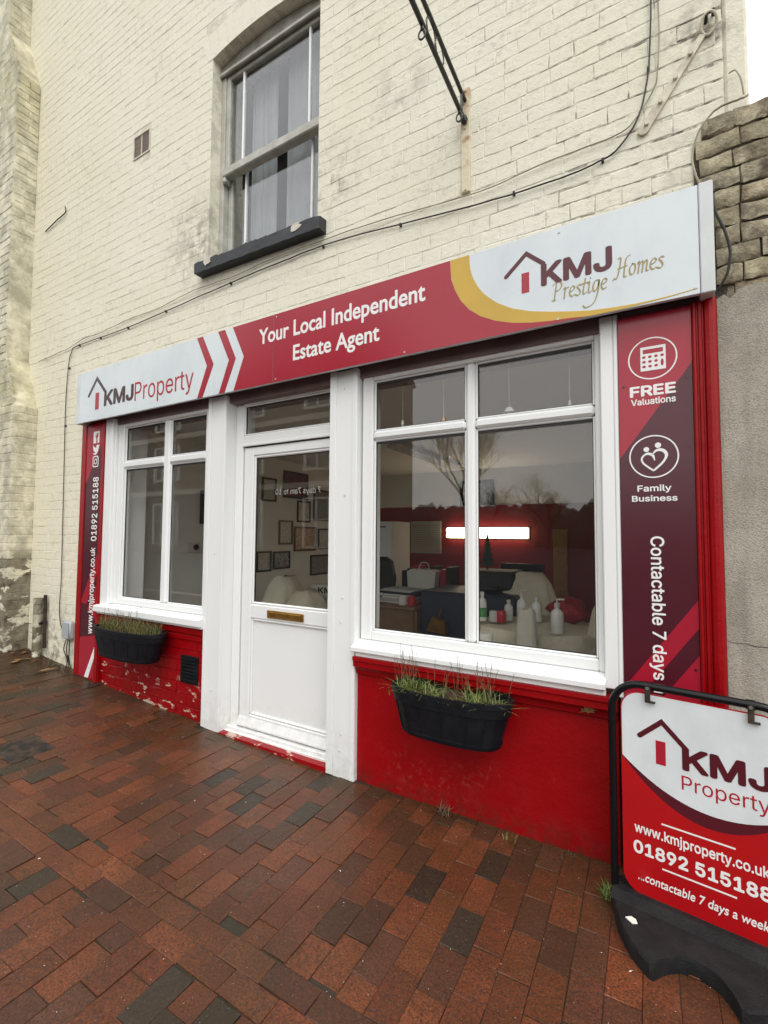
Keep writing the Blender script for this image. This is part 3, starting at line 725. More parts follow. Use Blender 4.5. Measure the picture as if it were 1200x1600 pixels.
def pane_mb(x0, x1, z0, z1, y): return MB().box(x0, x1, y, y + .006, z0, z1)
def shop_window(x0, x1, z0, z1, cells, bars_v, bars_h, sillspec, left_hidden=0):
    """uPVC frame x0..x1 z0..z1; glass at y=.08; cells are the panes"""
    f0, f1 = .045, .115
    xs0, xs1 = cells[0][0], cells[-1][1]
    lo = min(c[2] for c in cells); hi = max(c[3] for c in cells)
    m = MB().box(x0, xs0 - .0, f0, f1, z0, z1, .006).box(xs1, x1, f0, f1, z0, z1, .006).box(xs0 + .0005, xs1 - .0005, f0 + .0006, f1 - .001, z0 + .0005, lo, .006).box(xs0 + .0005, xs1 - .0005, f0 + .0006, f1 - .001, hi, z1 - .0005, .006)
    w = obj('shop_window', m, 'upvc', B)
    for a, b in bars_v: obj('mullion', MB().box(a, b, f0 + .0012, f1 - .002, lo + .0005, hi - .0005, .014), 'upvc', w)
    for a, b in bars_h:
        for (c0, c1) in sorted(set((c[0], c[1]) for c in cells)): obj('transom', MB().box(c0 + .0005, c1 - .0005, f0 + .0018, f1 - .003, a, b, .014), 'upvc', w)
    for c in cells:
        obj('pane', pane_mb(c[0] + .001, c[1] - .001, c[2] + .001, c[3] - .001, .080), 'window_glass', w)
        s = .006; bd = MB()
        # sloping glazing bead, then black gasket, top strip thickened to paint a shadow
        for (a0, a1, b0, b1) in ((c[0], c[0] + .012, c[2], c[3]), (c[1] - .012, c[1], c[2], c[3])): bd.box(a0 + .0002, a1 - .0002, .0632, .0795, b0 + .0003, b1 - .0003, .005)
        for (a0, a1, b0, b1) in ((c[0] + .0122, c[1] - .0122, c[2], c[2] + .012), (c[0] + .0122, c[1] - .0122, c[3] - .012, c[3])): bd.box(a0, a1, .0632, .0795, b0 + .0003, b1 - .0003, .005)
        obj('glazing_bead', bd, 'upvc', w)
        gk = MB()
        gk.box(c[0] + .012, c[0] + .016, .0735, .0798, c[2] + .012, c[3] - .012).box(c[1] - .016, c[1] - .012, .0735, .0798, c[2] + .012, c[3] - .012)
        gk.box(c[0] + .0162, c[1] - .0162, .0735, .0798, c[2] + .0121, c[2] + .016).box(c[0] + .0162, c[1] - .0162, .0735, .0798, c[3] - .026, c[3] - .0121)
        obj('gasket', gk, 'upvc_seal', w)
    sx0, sx1, zt, zb, yf = sillspec
    sp = [(.10, z0 + .004), (.045, z0 - .002), (yf + .006, zt), (yf, zt - .006), (yf, zb + .004), (yf + .004, zb), (.10, zb)]
    obj('window_sill', MB().prism(sp, lambda a, b, d: (d, a, b), sx0, sx1), 'upvc', w)
    return w
w1 = shop_window(-4.245, -2.962, .862, 2.545, [(-4.165, -3.575, .925, 2.165), (-4.165, -3.575, 2.085, 2.465)][0:0] + [(-4.160, -3.582, .917, 2.094), (-4.160, -3.582, 2.156, 2.474), (-3.505, -3.050, .917, 2.094), (-3.505, -3.050, 2.156, 2.474)],
                 [(-3.5818, -3.5052)], [(2.0942, 2.1558)], (-4.40, -2.9615, .845, .790, -.045))
w2 = shop_window(-1.570, -.186, .852, 2.545, [(-1.493, -.882, .909, 2.098), (-1.493, -.882, 2.152, 2.478), (-.829, -.214, .909, 2.098), (-.829, -.214, 2.152, 2.478)],
                 [(-.8818, -.8292)], [(2.0982, 2.1518)], (-1.582, -.182, .824, .792, -.045))
obj('sill_fascia', MB().box(-1.566, -.183, -.022, .03, .7605, .7915, .004), 'upvc', w2)
obj('sill_fascia', MB().box(-4.385, -2.9615, -.022, .03, .7705, .7895, .004), 'upvc', w1)
# casings
cs = MB().box(-4.378, -4.262, .000, .0445, .846, 2.56, .004).box(-4.2615, -4.2455, .022, .335, .863, 2.56, .003)
obj('window_casing', cs, 'upvc', w1); obj('casing_strip', MB().box(-4.345, -4.330, -.006, -.0005, .847, 2.56, .003), 'upvc', w1)
cs = MB().box(-.1855, -.128, -.002, .12, .7925, 2.56, .005)
obj('window_casing', cs, 'upvc', w2); obj('casing_strip', MB().box(-.1275, -.108, -.004, .06, .76, 2.56, .004), 'upvc', w2)
# pilasters either side of the door
p1 = obj('door_pilaster', MB().box(-2.960, -2.768, 0, .30, gz(-2.9) - .05, 2.56, .005), 'upvc', B)
obj('cover_strip', MB().box(-2.962, -2.925, -.008, -.0004, gz(-2.9) + .004, 2.56, .003), 'upvc', p1)
obj('cover_strip', MB().box(-2.800, -2.767, -.0075, -.0004, gz(-2.8) + .001, 2.56, .003), 'upvc', p1)
p2 = obj('door_pilaster', MB().box(-1.786, -1.580, 0, .30, gz(-1.7) - .05, 2.56, .005), 'upvc', B)
obj('cover_strip', MB().box(-1.788, -1.738, -.010, -.0004, gz(-1.7) + .003, 2.56, .003), 'upvc', p2)
obj('cover_strip', MB().box(-1.612, -1.579, -.008, -.0004, gz(-1.6) + .001, 2.56, .003), 'upvc', p2)
for (xx, zz) in ((-2.86, .33), (-2.86, 1.35), (-1.68, .26), (-1.69, .16), (-1.67, 1.75), (-1.68, 2.44), (-1.68, 1.1), (-1.69, .95)):
    obj('screw_cap', MB().prism([(xx + .007 * math.cos(q * .785), zz + .007 * math.sin(q * .785)) for q in range(8)], face(0), -.001, .0035), 'sign_trim', p1 if xx < -2 else p2)
# door
DY = .120
D = MB().box(-2.768, -2.690, DY - .02, DY + .05, .050, 2.50, .006).box(-1.800, -1.786, DY - .02, DY + .05, .050, 2.50, .006)
dr = obj('door', D, 'upvc', B)
obj('frame_head', MB().box(-2.6895, -1.8005, DY - .02, DY + .05, 2.492, 2.56, .006).box(-2.766, -1.7865, DY - .05, DY - .021, 2.505, 2.53, .004), 'upvc', dr)
obj('transom', MB().box(-2.6895, -1.8005, DY - .020, DY + .05, 2.176, 2.254, .010).box(-2.6895, -1.8005, DY - .030, DY - .0205, 2.166, 2.19, .004), 'upvc', dr)
obj('pane', pane_mb(-2.688, -1.802, 2.256, 2.490, DY + .004), 'window_glass', dr)
tb = MB().box(-2.689, -2.676, DY - .012, DY + .0035, 2.2545, 2.4915, .005).box(-2.6755, -1.802, DY - .012, DY + .0035, 2.2545, 2.267, .005).box(-2.6755, -1.802, DY - .012, DY + .0035, 2.478, 2.4915, .005)
obj('glazing_bead', tb, 'upvc', dr)
gk = MB().box(-2.6755, -2.670, DY - .004, DY + .0037, 2.2675, 2.4775).box(-2.6695, -1.802, DY - .004, DY + .0037, 2.472, 2.4775); obj('gasket', gk, 'upvc_seal', dr)
ZL0, ZL1 = .082, 2.160
lf = MB().box(-2.682, -2.585, DY - .012, DY + .045, ZL0, ZL1, .006).box(-1.852, -1.803, DY - .012, DY + .045, ZL0, ZL1, .006)
lf.box(-2.5845, -1.8525, DY - .0115, DY + .044, 2.094, ZL1 - .0005, .006).box(-2.5845, -1.8525, DY - .0115, DY + .044, .876, .978, .006).box(-2.5845, -1.8525, DY - .0115, DY + .044, ZL0 + .0005, .172, .006)
obj('door_leaf', lf, 'upvc', dr)
obj('door_gap', MB().box(-2.690, -2.6825, DY + .006, DY + .04, ZL0, 2.176).box(-2.69, -1.80, DY + .006, DY + .04, 2.1605, 2.1755), 'upvc_seal', dr)
bd = MB()
for z0, z1 in ((.978, 2.094), (.172, .876)):
    bd.box(-2.5845, -2.566, DY - .006, DY + .012, z0 + .0005, z1 - .0005, .007).box(-1.871, -1.8525, DY - .006, DY + .012, z0 + .0005, z1 - .0005, .007)
    bd.box(-2.5655, -1.8715, DY - .006, DY + .012, z0 + .0005, z0 + .019, .007).box(-2.5655, -1.8715, DY - .006, DY + .012, z1 - .019, z1 - .0005, .007)
obj('glazing_bead', bd, 'upvc', dr)
obj('pane', pane_mb(-2.583, -1.854, .980, 2.092, DY + .013), 'window_glass', dr)
gk = MB().box(-2.5655, -2.558, DY + .006, DY + .0127, .998, 2.0745).box(-2.5575, -1.872, DY + .006, DY + .0127, 2.069, 2.0745).box(-1.8765, -1.8718, DY + .006, DY + .0127, .998, 2.0685); obj('gasket', gk, 'upvc_seal', dr)
obj('door_panel', MB().box(-2.583, -1.854, DY + .010, DY + .035, .174, .874), 'upvc', dr)
obj('rain_bar', MB().prism([(DY - .013, .155), (DY - .035, .098), (DY - .035, .088), (DY - .013, .088)], lambda a, b, d: (d, a, b), -2.681, -1.804), 'upvc', dr)
lb = obj('letter_plate', MB().box(-2.411, -2.073, DY - .022, DY - .0117, .893, .950, .004), 'brass', dr)
obj('letter_flap', MB().box(-2.385, -2.098, DY - .028, DY - .0222, .903, .940, .003), 'brass', lb)
obj('threshold', MB().box(-2.7675, -1.787, DY - .055, DY + .06, .040, .0755, .006).box(-2.7675, -1.787, DY - .075, DY - .0555, .030, .052, .005), 'upvc', dr)
obj('door_step', MB().prism([(-2.79, gz(-2.79) - .1), (-1.784, gz(-1.78) - .1), (-1.784, gz(-1.78) + .030), (-2.79, gz(-2.79) + .006)], lambda a, b, d: (a, d, b), -.004, .19), 'red_flaking_paint', B)

# red end pilasters
lp = obj('end_pilaster', MB().box(-4.766, -4.3785, .004, .30, gz(-4.7) - .1, 2.56, .004), 'red_gloss_paint', B)
obj('pilaster_edge', MB().box(-4.764, -4.690, -.010, .0036, gz(-4.7) + .0, 2.555, .005).box(-4.425, -4.380, -.010, .0036, gz(-4.4), 2.555, .005), 'red_gloss_paint', lp)
rp = obj('end_pilaster', MB().box(-.1075, .280, .008, .30, -.3, 2.535, .004), 'red_gloss_paint', B)
fl = MB(); q = [(.186, .0075), (.186, -.012), (.192, -.020), (.199, -.020), (.203, -.012), (.208, -.012), (.211, -.022), (.220, -.024), (.224, -.014), (.228, -.014), (.234, -.026), (.248, -.034), (.262, -.034), (.270, -.028), (.277, -.020), (.280, .0075)]
fl.prism(q, lambda a, b, d: (a, b, d), gz(.2) - .05, 2.535); obj('fluted_moulding', fl, 'red_gloss_paint', rp)

# ================================================================== FASCIA SIGN
SYF = -.090
S = thing('fascia_sign', 'long red and pale blue fascia sign board with gold swoosh over shopfront', 'sign', (-2.2, SYF, 2.535))
F = face(SYF)
T0, T1 = 2.537, 3.017
CX = lambda tip, top, b: [(top, T1), (tip, 2.777), (b, T0)]
obj('sign_panel', MB().box(-4.676, -2.2185, SYF, SYF + .022, T0, T1, .002), 'sign_white', S)
obj('sign_panel', MB().box(-2.2165, .2145, SYF, SYF + .022, T0, T1, .002), 'sign_white', S)
obj('shade_backing', MB().box(-4.66, .20, SYF + .0225, .045, T0 + .035, T1 - .002), 'print_dark', S)  # dark block added so the sign's underside reads as a shadow line
obj('end_trim', MB().box(-4.722, -4.6775, SYF - .004, .045, T0 - .004, T1 + .003, .004), 'sign_trim', S)
obj('end_trim', MB().box(.2165, .268, SYF - .005, .045, T0 - .004, T1 + .003, .004), 'sign_trim', S)
e = .0008
for (a0, a1, t0, t1, b0, b1) in ((-3.010, -2.944, -2.889, -2.815, -2.992, -2.930), (-2.774, -2.700, -2.652, -2.580, -2.752, -2.689)):
    m_ = MB().prism([(a0, T1 - .002), (a1, T1 - .002), (t1, 2.777), (t0, 2.777)][::-1], F, 0, .0012).prism([(t0, 2.777), (t1, 2.777), (b1, T0 + .002), (b0, T0 + .002)][::-1], F, 0, .0012)
    obj('chevron', m_, 'sign_red', S)
m_ = MB().prism([(-2.617, T1 - .002), (-2.2186, T1 - .002), (-2.2186, T0 + .002), (-2.597, T0 + .002), (-2.499, 2.777)][::-1], F, 0, .0012)
obj('red_field', m_, 'sign_red', S)
gold = [(-.921, T1 - .002), (-.913, 2.906), (-.890, 2.838), (-.858, 2.773), (-.811, 2.713), (-.751, 2.663), (-.672, 2.620), (-.583, 2.588), (-.490, 2.568), (-.395, 2.556), (-.300, 2.549), (-.222, T0 + .002)]
obj('red_field', MB().prism([(-2.2163, T1 - .002)] + gold + [(-2.2163, T0 + .002)], F, 0, .0012), 'sign_red', S)
oval = [(-.810, T1 - .002), (-.806, 2.945), (-.793, 2.891), (-.765, 2.830), (-.726, 2.775), (-.662, 2.714), (-.582, 2.664), (-.490, 2.627), (-.395, 2.602), (-.300, 2.581), (-.222, 2.566), (-.120, 2.556), (-.011, 2.551), (.100, 2.554), (.205, 2.563)]
low = [(.205, 2.560), (.100, 2.549), (-.011, 2.543), (-.100, T0 + .002), (-.222, T0 + .002)]
gl = [(-.921, T1 - .002)] + gold[1:] 
sw = MB()
import itertools
# gold band between the red edge and the oval edge, as quads
def resamp(pts, n):
    P = [Vector((a, b)) for a, b in pts]; d = [0]
    for i in range(1, len(P)): d.append(d[-1] + (P[i] - P[i - 1]).length)
    out = []
    for k in range(n + 1):
        t = d[-1] * k / n; i = max(j for j in range(len(d)) if d[j] <= t + 1e-9); i = min(i, len(P) - 2)
        out.append(P[i].lerp(P[i + 1], (t - d[i]) / max(1e-9, d[i + 1] - d[i])))
    return out
ga = resamp([(a + .0008, b) for a, b in gold] + [(-.100, T0 + .002), (-.011, 2.543), (.100, 2.549), (.205, 2.560)], 44); gb = resamp(oval, 44)
for k in range(44): sw.prism([ga[k], ga[k + 1], gb[k + 1], gb[k]], F, 0, .0013)
obj('gold_swoosh', sw, 'print_gold', S)
def logo(fn, roof, rect, kmj, d, dark, red, parent, wd):
    obj('logo_roof', MB().stroke(roof, wd, fn, d, d + .0008), dark, parent)
    obj('logo_door', MB().prism([(rect[0], rect[2]), (rect[1], rect[2]), (rect[1], rect[3]), (rect[0], rect[3])], fn, d, d + .0008), red, parent)
    lettering('KMJ', kmj, fn, d, d + .0009, dark, parent, bold=.030)
logo(F, [(-4.516, 2.779), (-4.387, 2.925), (-4.246, 2.782), (-4.246, 2.700)], (-4.405, -4.345, 2.634, 2.790), (-4.262, -3.815, 2.645, 2.788), .0001, 'print_dark', 'print_red', S, .030)
lettering('Property', (-3.800, -3.040, 2.588, 2.792), F, .0001, .0010, 'print_red', S, bold=.004)
lettering('Your Local Independent', (-2.350, -1.068, 2.793, 2.938), F, .0012, .0020, 'print_white', S, bold=.020, human=True)
lettering('Estate Agent', (-2.037, -1.368, 2.625, 2.765), F, .0012, .0020, 'print_white', S, bold=.020, human=True)
logo(F, [(-.612, 2.836), (-.509, 2.930), (-.427, 2.856), (-.427, 2.790)], (-.533, -.495, 2.728, 2.832), (-.438, -.119, 2.738, 2.853), .0001, 'board_burgundy', 'print_red', S, .021)
# calligraphic lettering, drawn stroke by stroke with a broad pen
GL = {'P': ([[(.10, 0), (.26, .98)], [(.02, .86), (.20, 1.0), (.46, 1.0), (.56, .82), (.46, .60), (.28, .52), (.19, .55)], [(0, .02), (.10, 0), (.2, .03)]], .60),
      'r': ([[(.04, .52), (.16, .58), (.08, .0)], [(.10, .30), (.22, .54), (.36, .58)]], .36),
      'e': ([[(.06, .28), (.26, .36), (.34, .50), (.22, .58), (.08, .42), (.05, .18), (.16, .02), (.32, .10)]], .38),
      's': ([[(.32, .54), (.20, .58), (.10, .48), (.22, .30), (.26, .12), (.14, .0), (.0, .06)]], .34),
      't': ([[(.22, .84), (.08, .14), (.14, .0), (.28, .08)], [(.02, .58), (.34, .60)]], .32),
      'i': ([[(.03, .50), (.13, .58), (.06, .08), (.12, .0), (.22, .08)], [(.18, .78), (.19, .80)]], .26),
      'g': ([[(.38, .56), (.20, .58), (.06, .34), (.08, .06), (.20, .04), (.34, .30), (.40, .56), (.30, -.10), (.06, -.62), (-.34, -.78), (-.50, -.66)]], .46),
      'H': ([[(.0, .0), (.16, .04), (.36, .98), (.22, 1.04)], [(-.10, -.10), (.06, .0)], [(.84, 1.10), (.62, .90), (.50, .04), (.62, .0)], [(.20, .48), (.66, .56)]], .74),
      'o': ([[(.22, .58), (.06, .36), (.08, .06), (.22, .02), (.34, .26), (.32, .52), (.20, .58)]], .42),
      'm': ([[(.03, .50), (.13, .58), (.05, .0)], [(.10, .34), (.24, .58), (.32, .50), (.25, .0)], [(.30, .34), (.44, .58), (.52, .50), (.46, .06), (.56, .04)]], .62)}
def script(txt, a0, a1, zb, h, parent):
    tot = sum(GL[c][1] for c in txt); k = (a1 - a0) / tot; x = a0; m_ = MB(); kk = 0
    for c in txt:
        for st in GL[c][0]:
            pts = [(x + p[0] * k + .0, zb + p[1] * h) for p in st]
            P = [(v.x, v.y) for v in smoothpath([(a, b, 0) for a, b in pts], 5)] if len(st) > 2 else pts
            wd = []
            for i in range(len(P)):
                i0, i1 = max(0, i - 1), min(len(P) - 1, i + 1); an = math.atan2(P[i1][1] - P[i0][1], P[i1][0] - P[i0][0])
                wd.append(.0028 + .0050 * abs(math.sin(an - R(38))))
            kk += 1; m_.stroke(P, wd, F, .0001, .0009 + kk * .00004)
        x += GL[c][1] * k
    obj('lettering', m_, 'print_olive', parent)
script('Prestige', -.385, -.140, 2.652, .088, S); script('Homes', -.112, .086, 2.690, .086, S)
for xx, zz in ((-4.05, 3.000), (.195, 2.565), (-.35, 2.990), (-.36, 2.556), (-2.19, 2.995), (-2.19, 2.56), (-1.2, 2.555), (-2.75, 2.552)):
    obj('screw', MB().prism([(xx + .005 * math.cos(q * .785), zz + .005 * math.sin(q * .785)) for q in range(8)], F, 0, .0032), 'sign_trim', S)

# ================================================================== RIGHT PRINTED PANEL
PY_ = -.006
P = thing('printed_panel', 'tall burgundy and red printed panel with calculator and heart emblems', 'sign', (.035, PY_, .75))
F = face(PY_)
PX0, PX1, PZ0, PZ1 = -.1065, .185, .05, 2.530
obj('panel_board', MB().box(PX0, PX1, PY_, .0075, PZ0, PZ1, .001), 'print_burgundy', P)
obj('red_area', MB().prism([(PX0 + .001, PZ1 - .001), (PX0 + .001, 1.862), (PX1 - .001, 2.274), (PX1 - .001, PZ1 - .001)], F, 0, .0008), 'sign_red', P)
ln = lambda c, X: c + 1.42 * (X - .18)
obj('red_area', MB().prism([(PX0 + .001, ln(1.22, PX0)), (PX0 + .001, ln(1.10, PX0)), (PX1 - .001, ln(1.10, PX1)), (PX1 - .001, ln(1.22, PX1))], F, 0, .0008), 'sign_red', P)
obj('red_area', MB().prism([(PX0 + .001, ln(.985, PX0)), (PX0 + .001, .2), (PX1 - .001, .2), (PX1 - .001, ln(.985, PX1))], F, 0, .0008), 'sign_red', P)
def ring(c, r, w): return MB().stroke([(c[0] + r * math.cos(i * math.pi / 24), c[1] + r * math.sin(i * math.pi / 24)) for i in range(49)], w, F, .0009, .0016, False)
obj('emblem_ring', ring((.033, 2.318), .095, .0058), 'print_white', P); obj('emblem_ring', ring((.030, 1.864), .095, .0058), 'print_white', P)
cx, cz = .036, 2.318
cb = MB(); a, b = .050, .056
def rect(m_, x0, x1, z0, z1, d0=.0009, d1=.0016): m_.prism([(x0, z0), (x1, z0), (x1, z1), (x0, z1)], F, d0, d1)
rect(cb, cx - a, cx + a, cz - b, cz + b); obj('calculator_emblem', cb, 'print_white', P)
ck = MB(); rect(ck, cx - .040, cx + .040, cz + .024, cz + .044, .0016, .0020)
for r_ in range(3):
    for c_ in range(4):
        if c_ == 3 and r_ > 0: continue
        x_, z_ = cx - .036 + c_ * .024, cz + .008 - r_ * .022
        ck.prism([(x_ + .0075 * math.cos(q * .628), z_ + .0062 * math.sin(q * .628)) for q in range(10)], F, .0016, .0020)
ck.prism([(cx + .036 + .0062 * math.cos(q * .628), cz - .025 + .017 * math.sin(q * .628)) for q in range(10)], F, .0016, .0020)
obj('calculator_keys', ck, 'print_red', P)
hx, hz = .030, 1.858
ht = MB()
ht.stroke([(v.x, v.y) for v in smoothpath([(hx + .004, hz - .012, 0), (hx - .004, hz + .012, 0), (hx - .026, hz + .020, 0), (hx - .046, hz + .002, 0), (hx - .040, hz - .024, 0), (hx - .002, hz - .058, 0)], 6)], [.003 + .009 * math.sin(min(1, i / 14) * 2.6) for i in range(31)], F, .0009, .0016)
ht.stroke([(v.x, v.y) for v in smoothpath([(hx - .006, hz + .014, 0), (hx + .012, hz + .033, 0), (hx + .036, hz + .032, 0), (hx + .050, hz + .010, 0), (hx + .036, hz - .022, 0), (hx + .002, hz - .056, 0)], 6)], [.003 + .011 * math.sin(min(1, i / 22) * 2.6) for i in range(31)], F, .0009, .0016)
for (a_, b_, r_) in ((hx - .028, hz + .040, .0115), (hx + .018, hz + .056, .0125)): ht.prism([(a_ + r_ * math.cos(q * .449), b_ + r_ * math.sin(q * .449)) for q in range(14)], F, .0009, .0016)
obj('heart_emblem', ht, 'print_white', P)
lettering('FREE', (-.060, .122, 2.145, 2.195), F, .0009, .0016, 'print_white', P, bold=.030)
lettering('Valuations', (-.056, .121, 2.105, 2.136), F, .0009, .0016, 'print_white', P, bold=.018)
lettering('Family', (-.037, .096, 1.698, 1.735), F, .0009, .0016, 'print_white', P, bold=.018)
lettering('Business', (-.060, .118, 1.660, 1.688), F, .0009, .0016, 'print_white', P, bold=.018)
lettering('Contactable 7 days a week', (-.004, .064, .610, 1.502), F, .0009, .0016, 'print_white', P, bold=.014, rot=-90)
for xx, zz in ((-.085, 2.20), (.165, 2.21), (.167, 1.90), (-.08, 1.62), (.168, 1.60), (.168, .93), (-.085, 1.20)):
    obj('screw', MB().prism([(xx + .006 * math.cos(q * .785), zz + .006 * math.sin(q * .785)) for q in range(8)], F, .0002, .0034), 'print_burgundy', P)

# ================================================================== LEFT PRINTED PANEL
PL = thing('printed_panel', 'narrow burgundy printed panel with web address and phone number at left end', 'sign', (-4.55, -.002, .2))
PY_ = -.002; F = face(PY_); A0, A1, Z0, Z1 = -4.688, -4.427, gz(-4.6) + .01, 2.535
obj('panel_board', MB().box(A0, A1, PY_, .0038, Z0, Z1), 'print_burgundy', PL)
obj('red_area', MB().prism([(A0 + .001, Z1 - .001), (A0 + .001, 1.960), (A1 - .001, 2.340), (A1 - .001, Z1 - .001)], F, 0, .0008), 'sign_red', PL)
obj('red_area', MB().prism([(A0 + .001, .850), (A1 - .001, 1.330), (A1 - .001, 1.130), (A0 + .09, .83)][::-1], F, 0, .0008), 'sign_red', PL)
obj('red_area', MB().prism([(A0 + .12, .79), (A1 - .001, 1.02), (A1 - .001, .70)][::-1], F, 0, .0008), 'sign_red', PL)
obj('red_area', MB().prism([(A0 + .001, .52), (A1 - .001, .56), (A1 - .001, Z0 + .001), (A0 + .001, Z0 + .001)][::-1], F, 0, .0008), 'sign_red', PL)
obj('white_stripe', MB().prism([(-4.585, Z0 + .002), (-4.520, Z0 + .002), (-4.430, .36), (-4.430, .46)], F, .0009, .0014), 'print_white', PL)
lettering('01892 515188', (-4.555, -4.462, 1.425, 2.028), F, .0009, .0016, 'print_white', PL, rot=90, bold=.016)
lettering('www.kmjproperty.co.uk', (-4.560, -4.455, .565, 1.365), F, .0009, .0016, 'print_white', PL, rot=90, bold=.016)
def rrect(cx, cz, a, b, r):
    out = []
    for (sx, sz, q0) in ((1, 1, 0), (-1, 1, 90), (-1, -1, 180), (1, -1, 270)):
        for k in range(4): q = R(q0 + k * 30); out.append((cx + sx * (a - r) + r * math.cos(q), cz + sz * (b - r) + r * math.sin(q)))
    return out
ix = -4.525
obj('social_emblem', MB().prism(rrect(ix, 2.408, .050, .056, .008), F, .0009, .0014), 'print_white', PL)
lettering('f', (ix - .012, ix + .034, 2.352, 2.448), F, .0014, .0019, 'sign_red', PL, bold=.03)
bird = [(-.056, -.030), (-.030, -.036), (-.006, -.028), (-.030, -.016), (-.052, .002), (-.040, .0), (-.054, .026), (-.044, .022), (-.050, .046), (-.026, .024), (0, .016), (.004, .034), (.020, .046), (.038, .042), (.054, .048), (.046, .034), (.058, .034), (.046, .022), (.040, -.006), (.020, -.034), (-.006, -.050), (-.036, -.046)]
obj('social_emblem', MB().prism([(ix + a, 2.290 + b) for a, b in bird], F, .0009, .0014), 'print_white', PL)
cm = MB().stroke(rrect(ix, 2.176, .043, .048, .016) + rrect(ix, 2.176, .043, .048, .016)[:1], .011, F, .0009, .0014, False)
cm.stroke([(ix + .021 * math.cos(q * math.pi / 8), 2.176 + .023 * math.sin(q * math.pi / 8)) for q in range(17)], .010, F, .0009, .0014, False)
cm.prism([(ix + .028 + .006 * math.cos(q), 2.206 + .006 * math.sin(q)) for q in range(6)], F, .0009, .0014)
obj('social_emblem', cm, 'print_white', PL)

# ================================================================== SWING BOARD ON THE PAVEMENT
AZ = gz(0) - .004
A = thing('pavement_sign', 'red and white swing board in black tube frame on black rubber base', 'sign', (-.15, -.20, AZ), rotz=R(-8.5))
G = lambda a, b, d: (a, -d, b - AZ)
UC = .305
rr = .015; xl, xr, zt, cr = .004, 2 * UC - .004, .892, .115
path = [(xl, 0, .05 - AZ), (xl, 0, zt - cr - AZ)] + [(xl + cr - cr * math.cos(R(k * 10)), 0, zt - cr + cr * math.sin(R(k * 10)) - AZ) for k in range(1, 9)] + [(xl + cr, 0, zt - AZ), (xr - cr, 0, zt - AZ)] + [(xr - cr + cr * math.sin(R(k * 10)), 0, zt - cr + cr * math.cos(R(k * 10)) - AZ) for k in range(1, 9)] + [(xr, 0, zt - cr - AZ), (xr, 0, .05 - AZ)]
obj('tube_frame', MB().tube(path, rr, 14), 'tube_black', A, smooth=True)
pz0, pz1, px0, px1 = .057, .862, .038, 2 * UC - .038
def rrp(x0, x1, z0, z1, r, n=7):
    out = []
    for (cx, cz, q0) in ((x1 - r, z1 - r, 0), (x0 + r, z1 - r, 90), (x0 + r, z0 + r, 180), (x1 - r, z0 + r, 270)):
        for k in range(n): q = R(q0 + 90 * k / (n - 1)); out.append((cx + r * math.cos(q), cz + r * math.sin(q)))
    return out
obj('sign_sheet', MB().prism(rrp(px0, px1, pz0, pz1, .075), G, -.004, .002), 'board_red', A)
inner = rrp(px0 + .004, px1 - .004, pz0 + .004, pz1 - .004, .072, 9)
def curve_lo(u, dip): t = (u - .36) / .33; return dip + (.605 - .4525) * min(1.6, t * t) ** 1.0
wp = [p for p in inner if p[1] > .62]
cu = [(u, curve_lo(u, .4525)) for u in [px0 + .004 + (px1 - px0 - .008) * k / 26 for k in range(27)]]
wp = [p for p in inner[0:9]] + [p for p in inner[9:18]]
obj('white_area', MB().prism(wp + cu, G, .002, .0026), 'board_white', A)
cu2 = [(u, curve_lo(u, .4525) - .0005) for u in [px0 + .004 + (px1 - px0 - .008) * k / 26 for k in range(27)]]
cu3 = [(u, curve_lo(u, .4525) - .0005 - .050 * max(0, math.sin(math.pi * min(1, (k / 26) * .98 + .0))) ** .8) for k, u in enumerate([px0 + .004 + (px1 - px0 - .008) * k / 26 for k in range(27)])]
sw = MB()
for k in range(26): sw.prism([cu3[k], cu3[k + 1], cu2[k + 1], cu2[k]], G, .002, .0025)
obj('burgundy_band', sw, 'board_burgundy', A)
logo(G, [(.107, .688), (.186, .760), (.263, .680), (.263, .640)], (.164, .198, .592, .684), (.253, .524, .594, .684), .0027, 'board_burgundy', 'print_red', A, .0185)
lettering('Property', (.250, .516, .506, .574), G, .0027, .0034, 'print_red', A, bold=.004)
for z_, nm in ((.3625, 0), (.190, 1)): obj('rule_line', MB().prism([(.178, z_ - .003), (.412, z_ - .003), (.412, z_ + .003), (.178, z_ + .003)], G, .0021, .0028), 'print_white', A)
lettering('www.kmjproperty.co.uk', (.082, .508, .288, .338), G, .0021, .0028, 'print_white', A, bold=.016)
lettering('01892 515188', (.077, .512, .216, .267), G, .0021, .0028, 'print_white', A, bold=.026)
lettering('...contactable 7 days a week', (.092, .503, .104, .148), G, .0021, .0028, 'print_white', A, shear=.2, bold=.012, human=True)
for ub in (.141, .469):
    obj('clamp_band', MB().tube([(ub - .014, 0, zt - AZ), (ub + .014, 0, zt - AZ)], rr + .003, 12), 'tube_black', A, smooth=True)
    br = obj('hanger_bracket', MB().box(ub - .010, ub + .010, -.021, -.017, .832 - AZ, .892 - AZ, .001).box(ub - .010, ub + .026, -.019, -.0045, .830 - AZ, .836 - AZ, .001), 'iron_cover', A)
    obj('bolt', MB().tube([(ub, -.016, .888 - AZ), (ub, -.0255, .888 - AZ)], .006, 8), 'zinc', A)
obj('rivet', MB().tube([(.10, .0, .12 - AZ), (.10, -.004, .12 - AZ)], .004, 8), 'zinc', A)
half = [(-.012, .05), (-.002, -.03), (.024, -.100), (.050, -.165), (.079, -.214), (.108, -.252), (.142, -.281), (.172, -.302), (.186, -.300), (.203, -.268), (.223, -.240), (.252, -.212), (.285, -.200)]
out = half + [(UC, -.198)] + [(2 * UC - a, b) for a, b in half[::-1]]
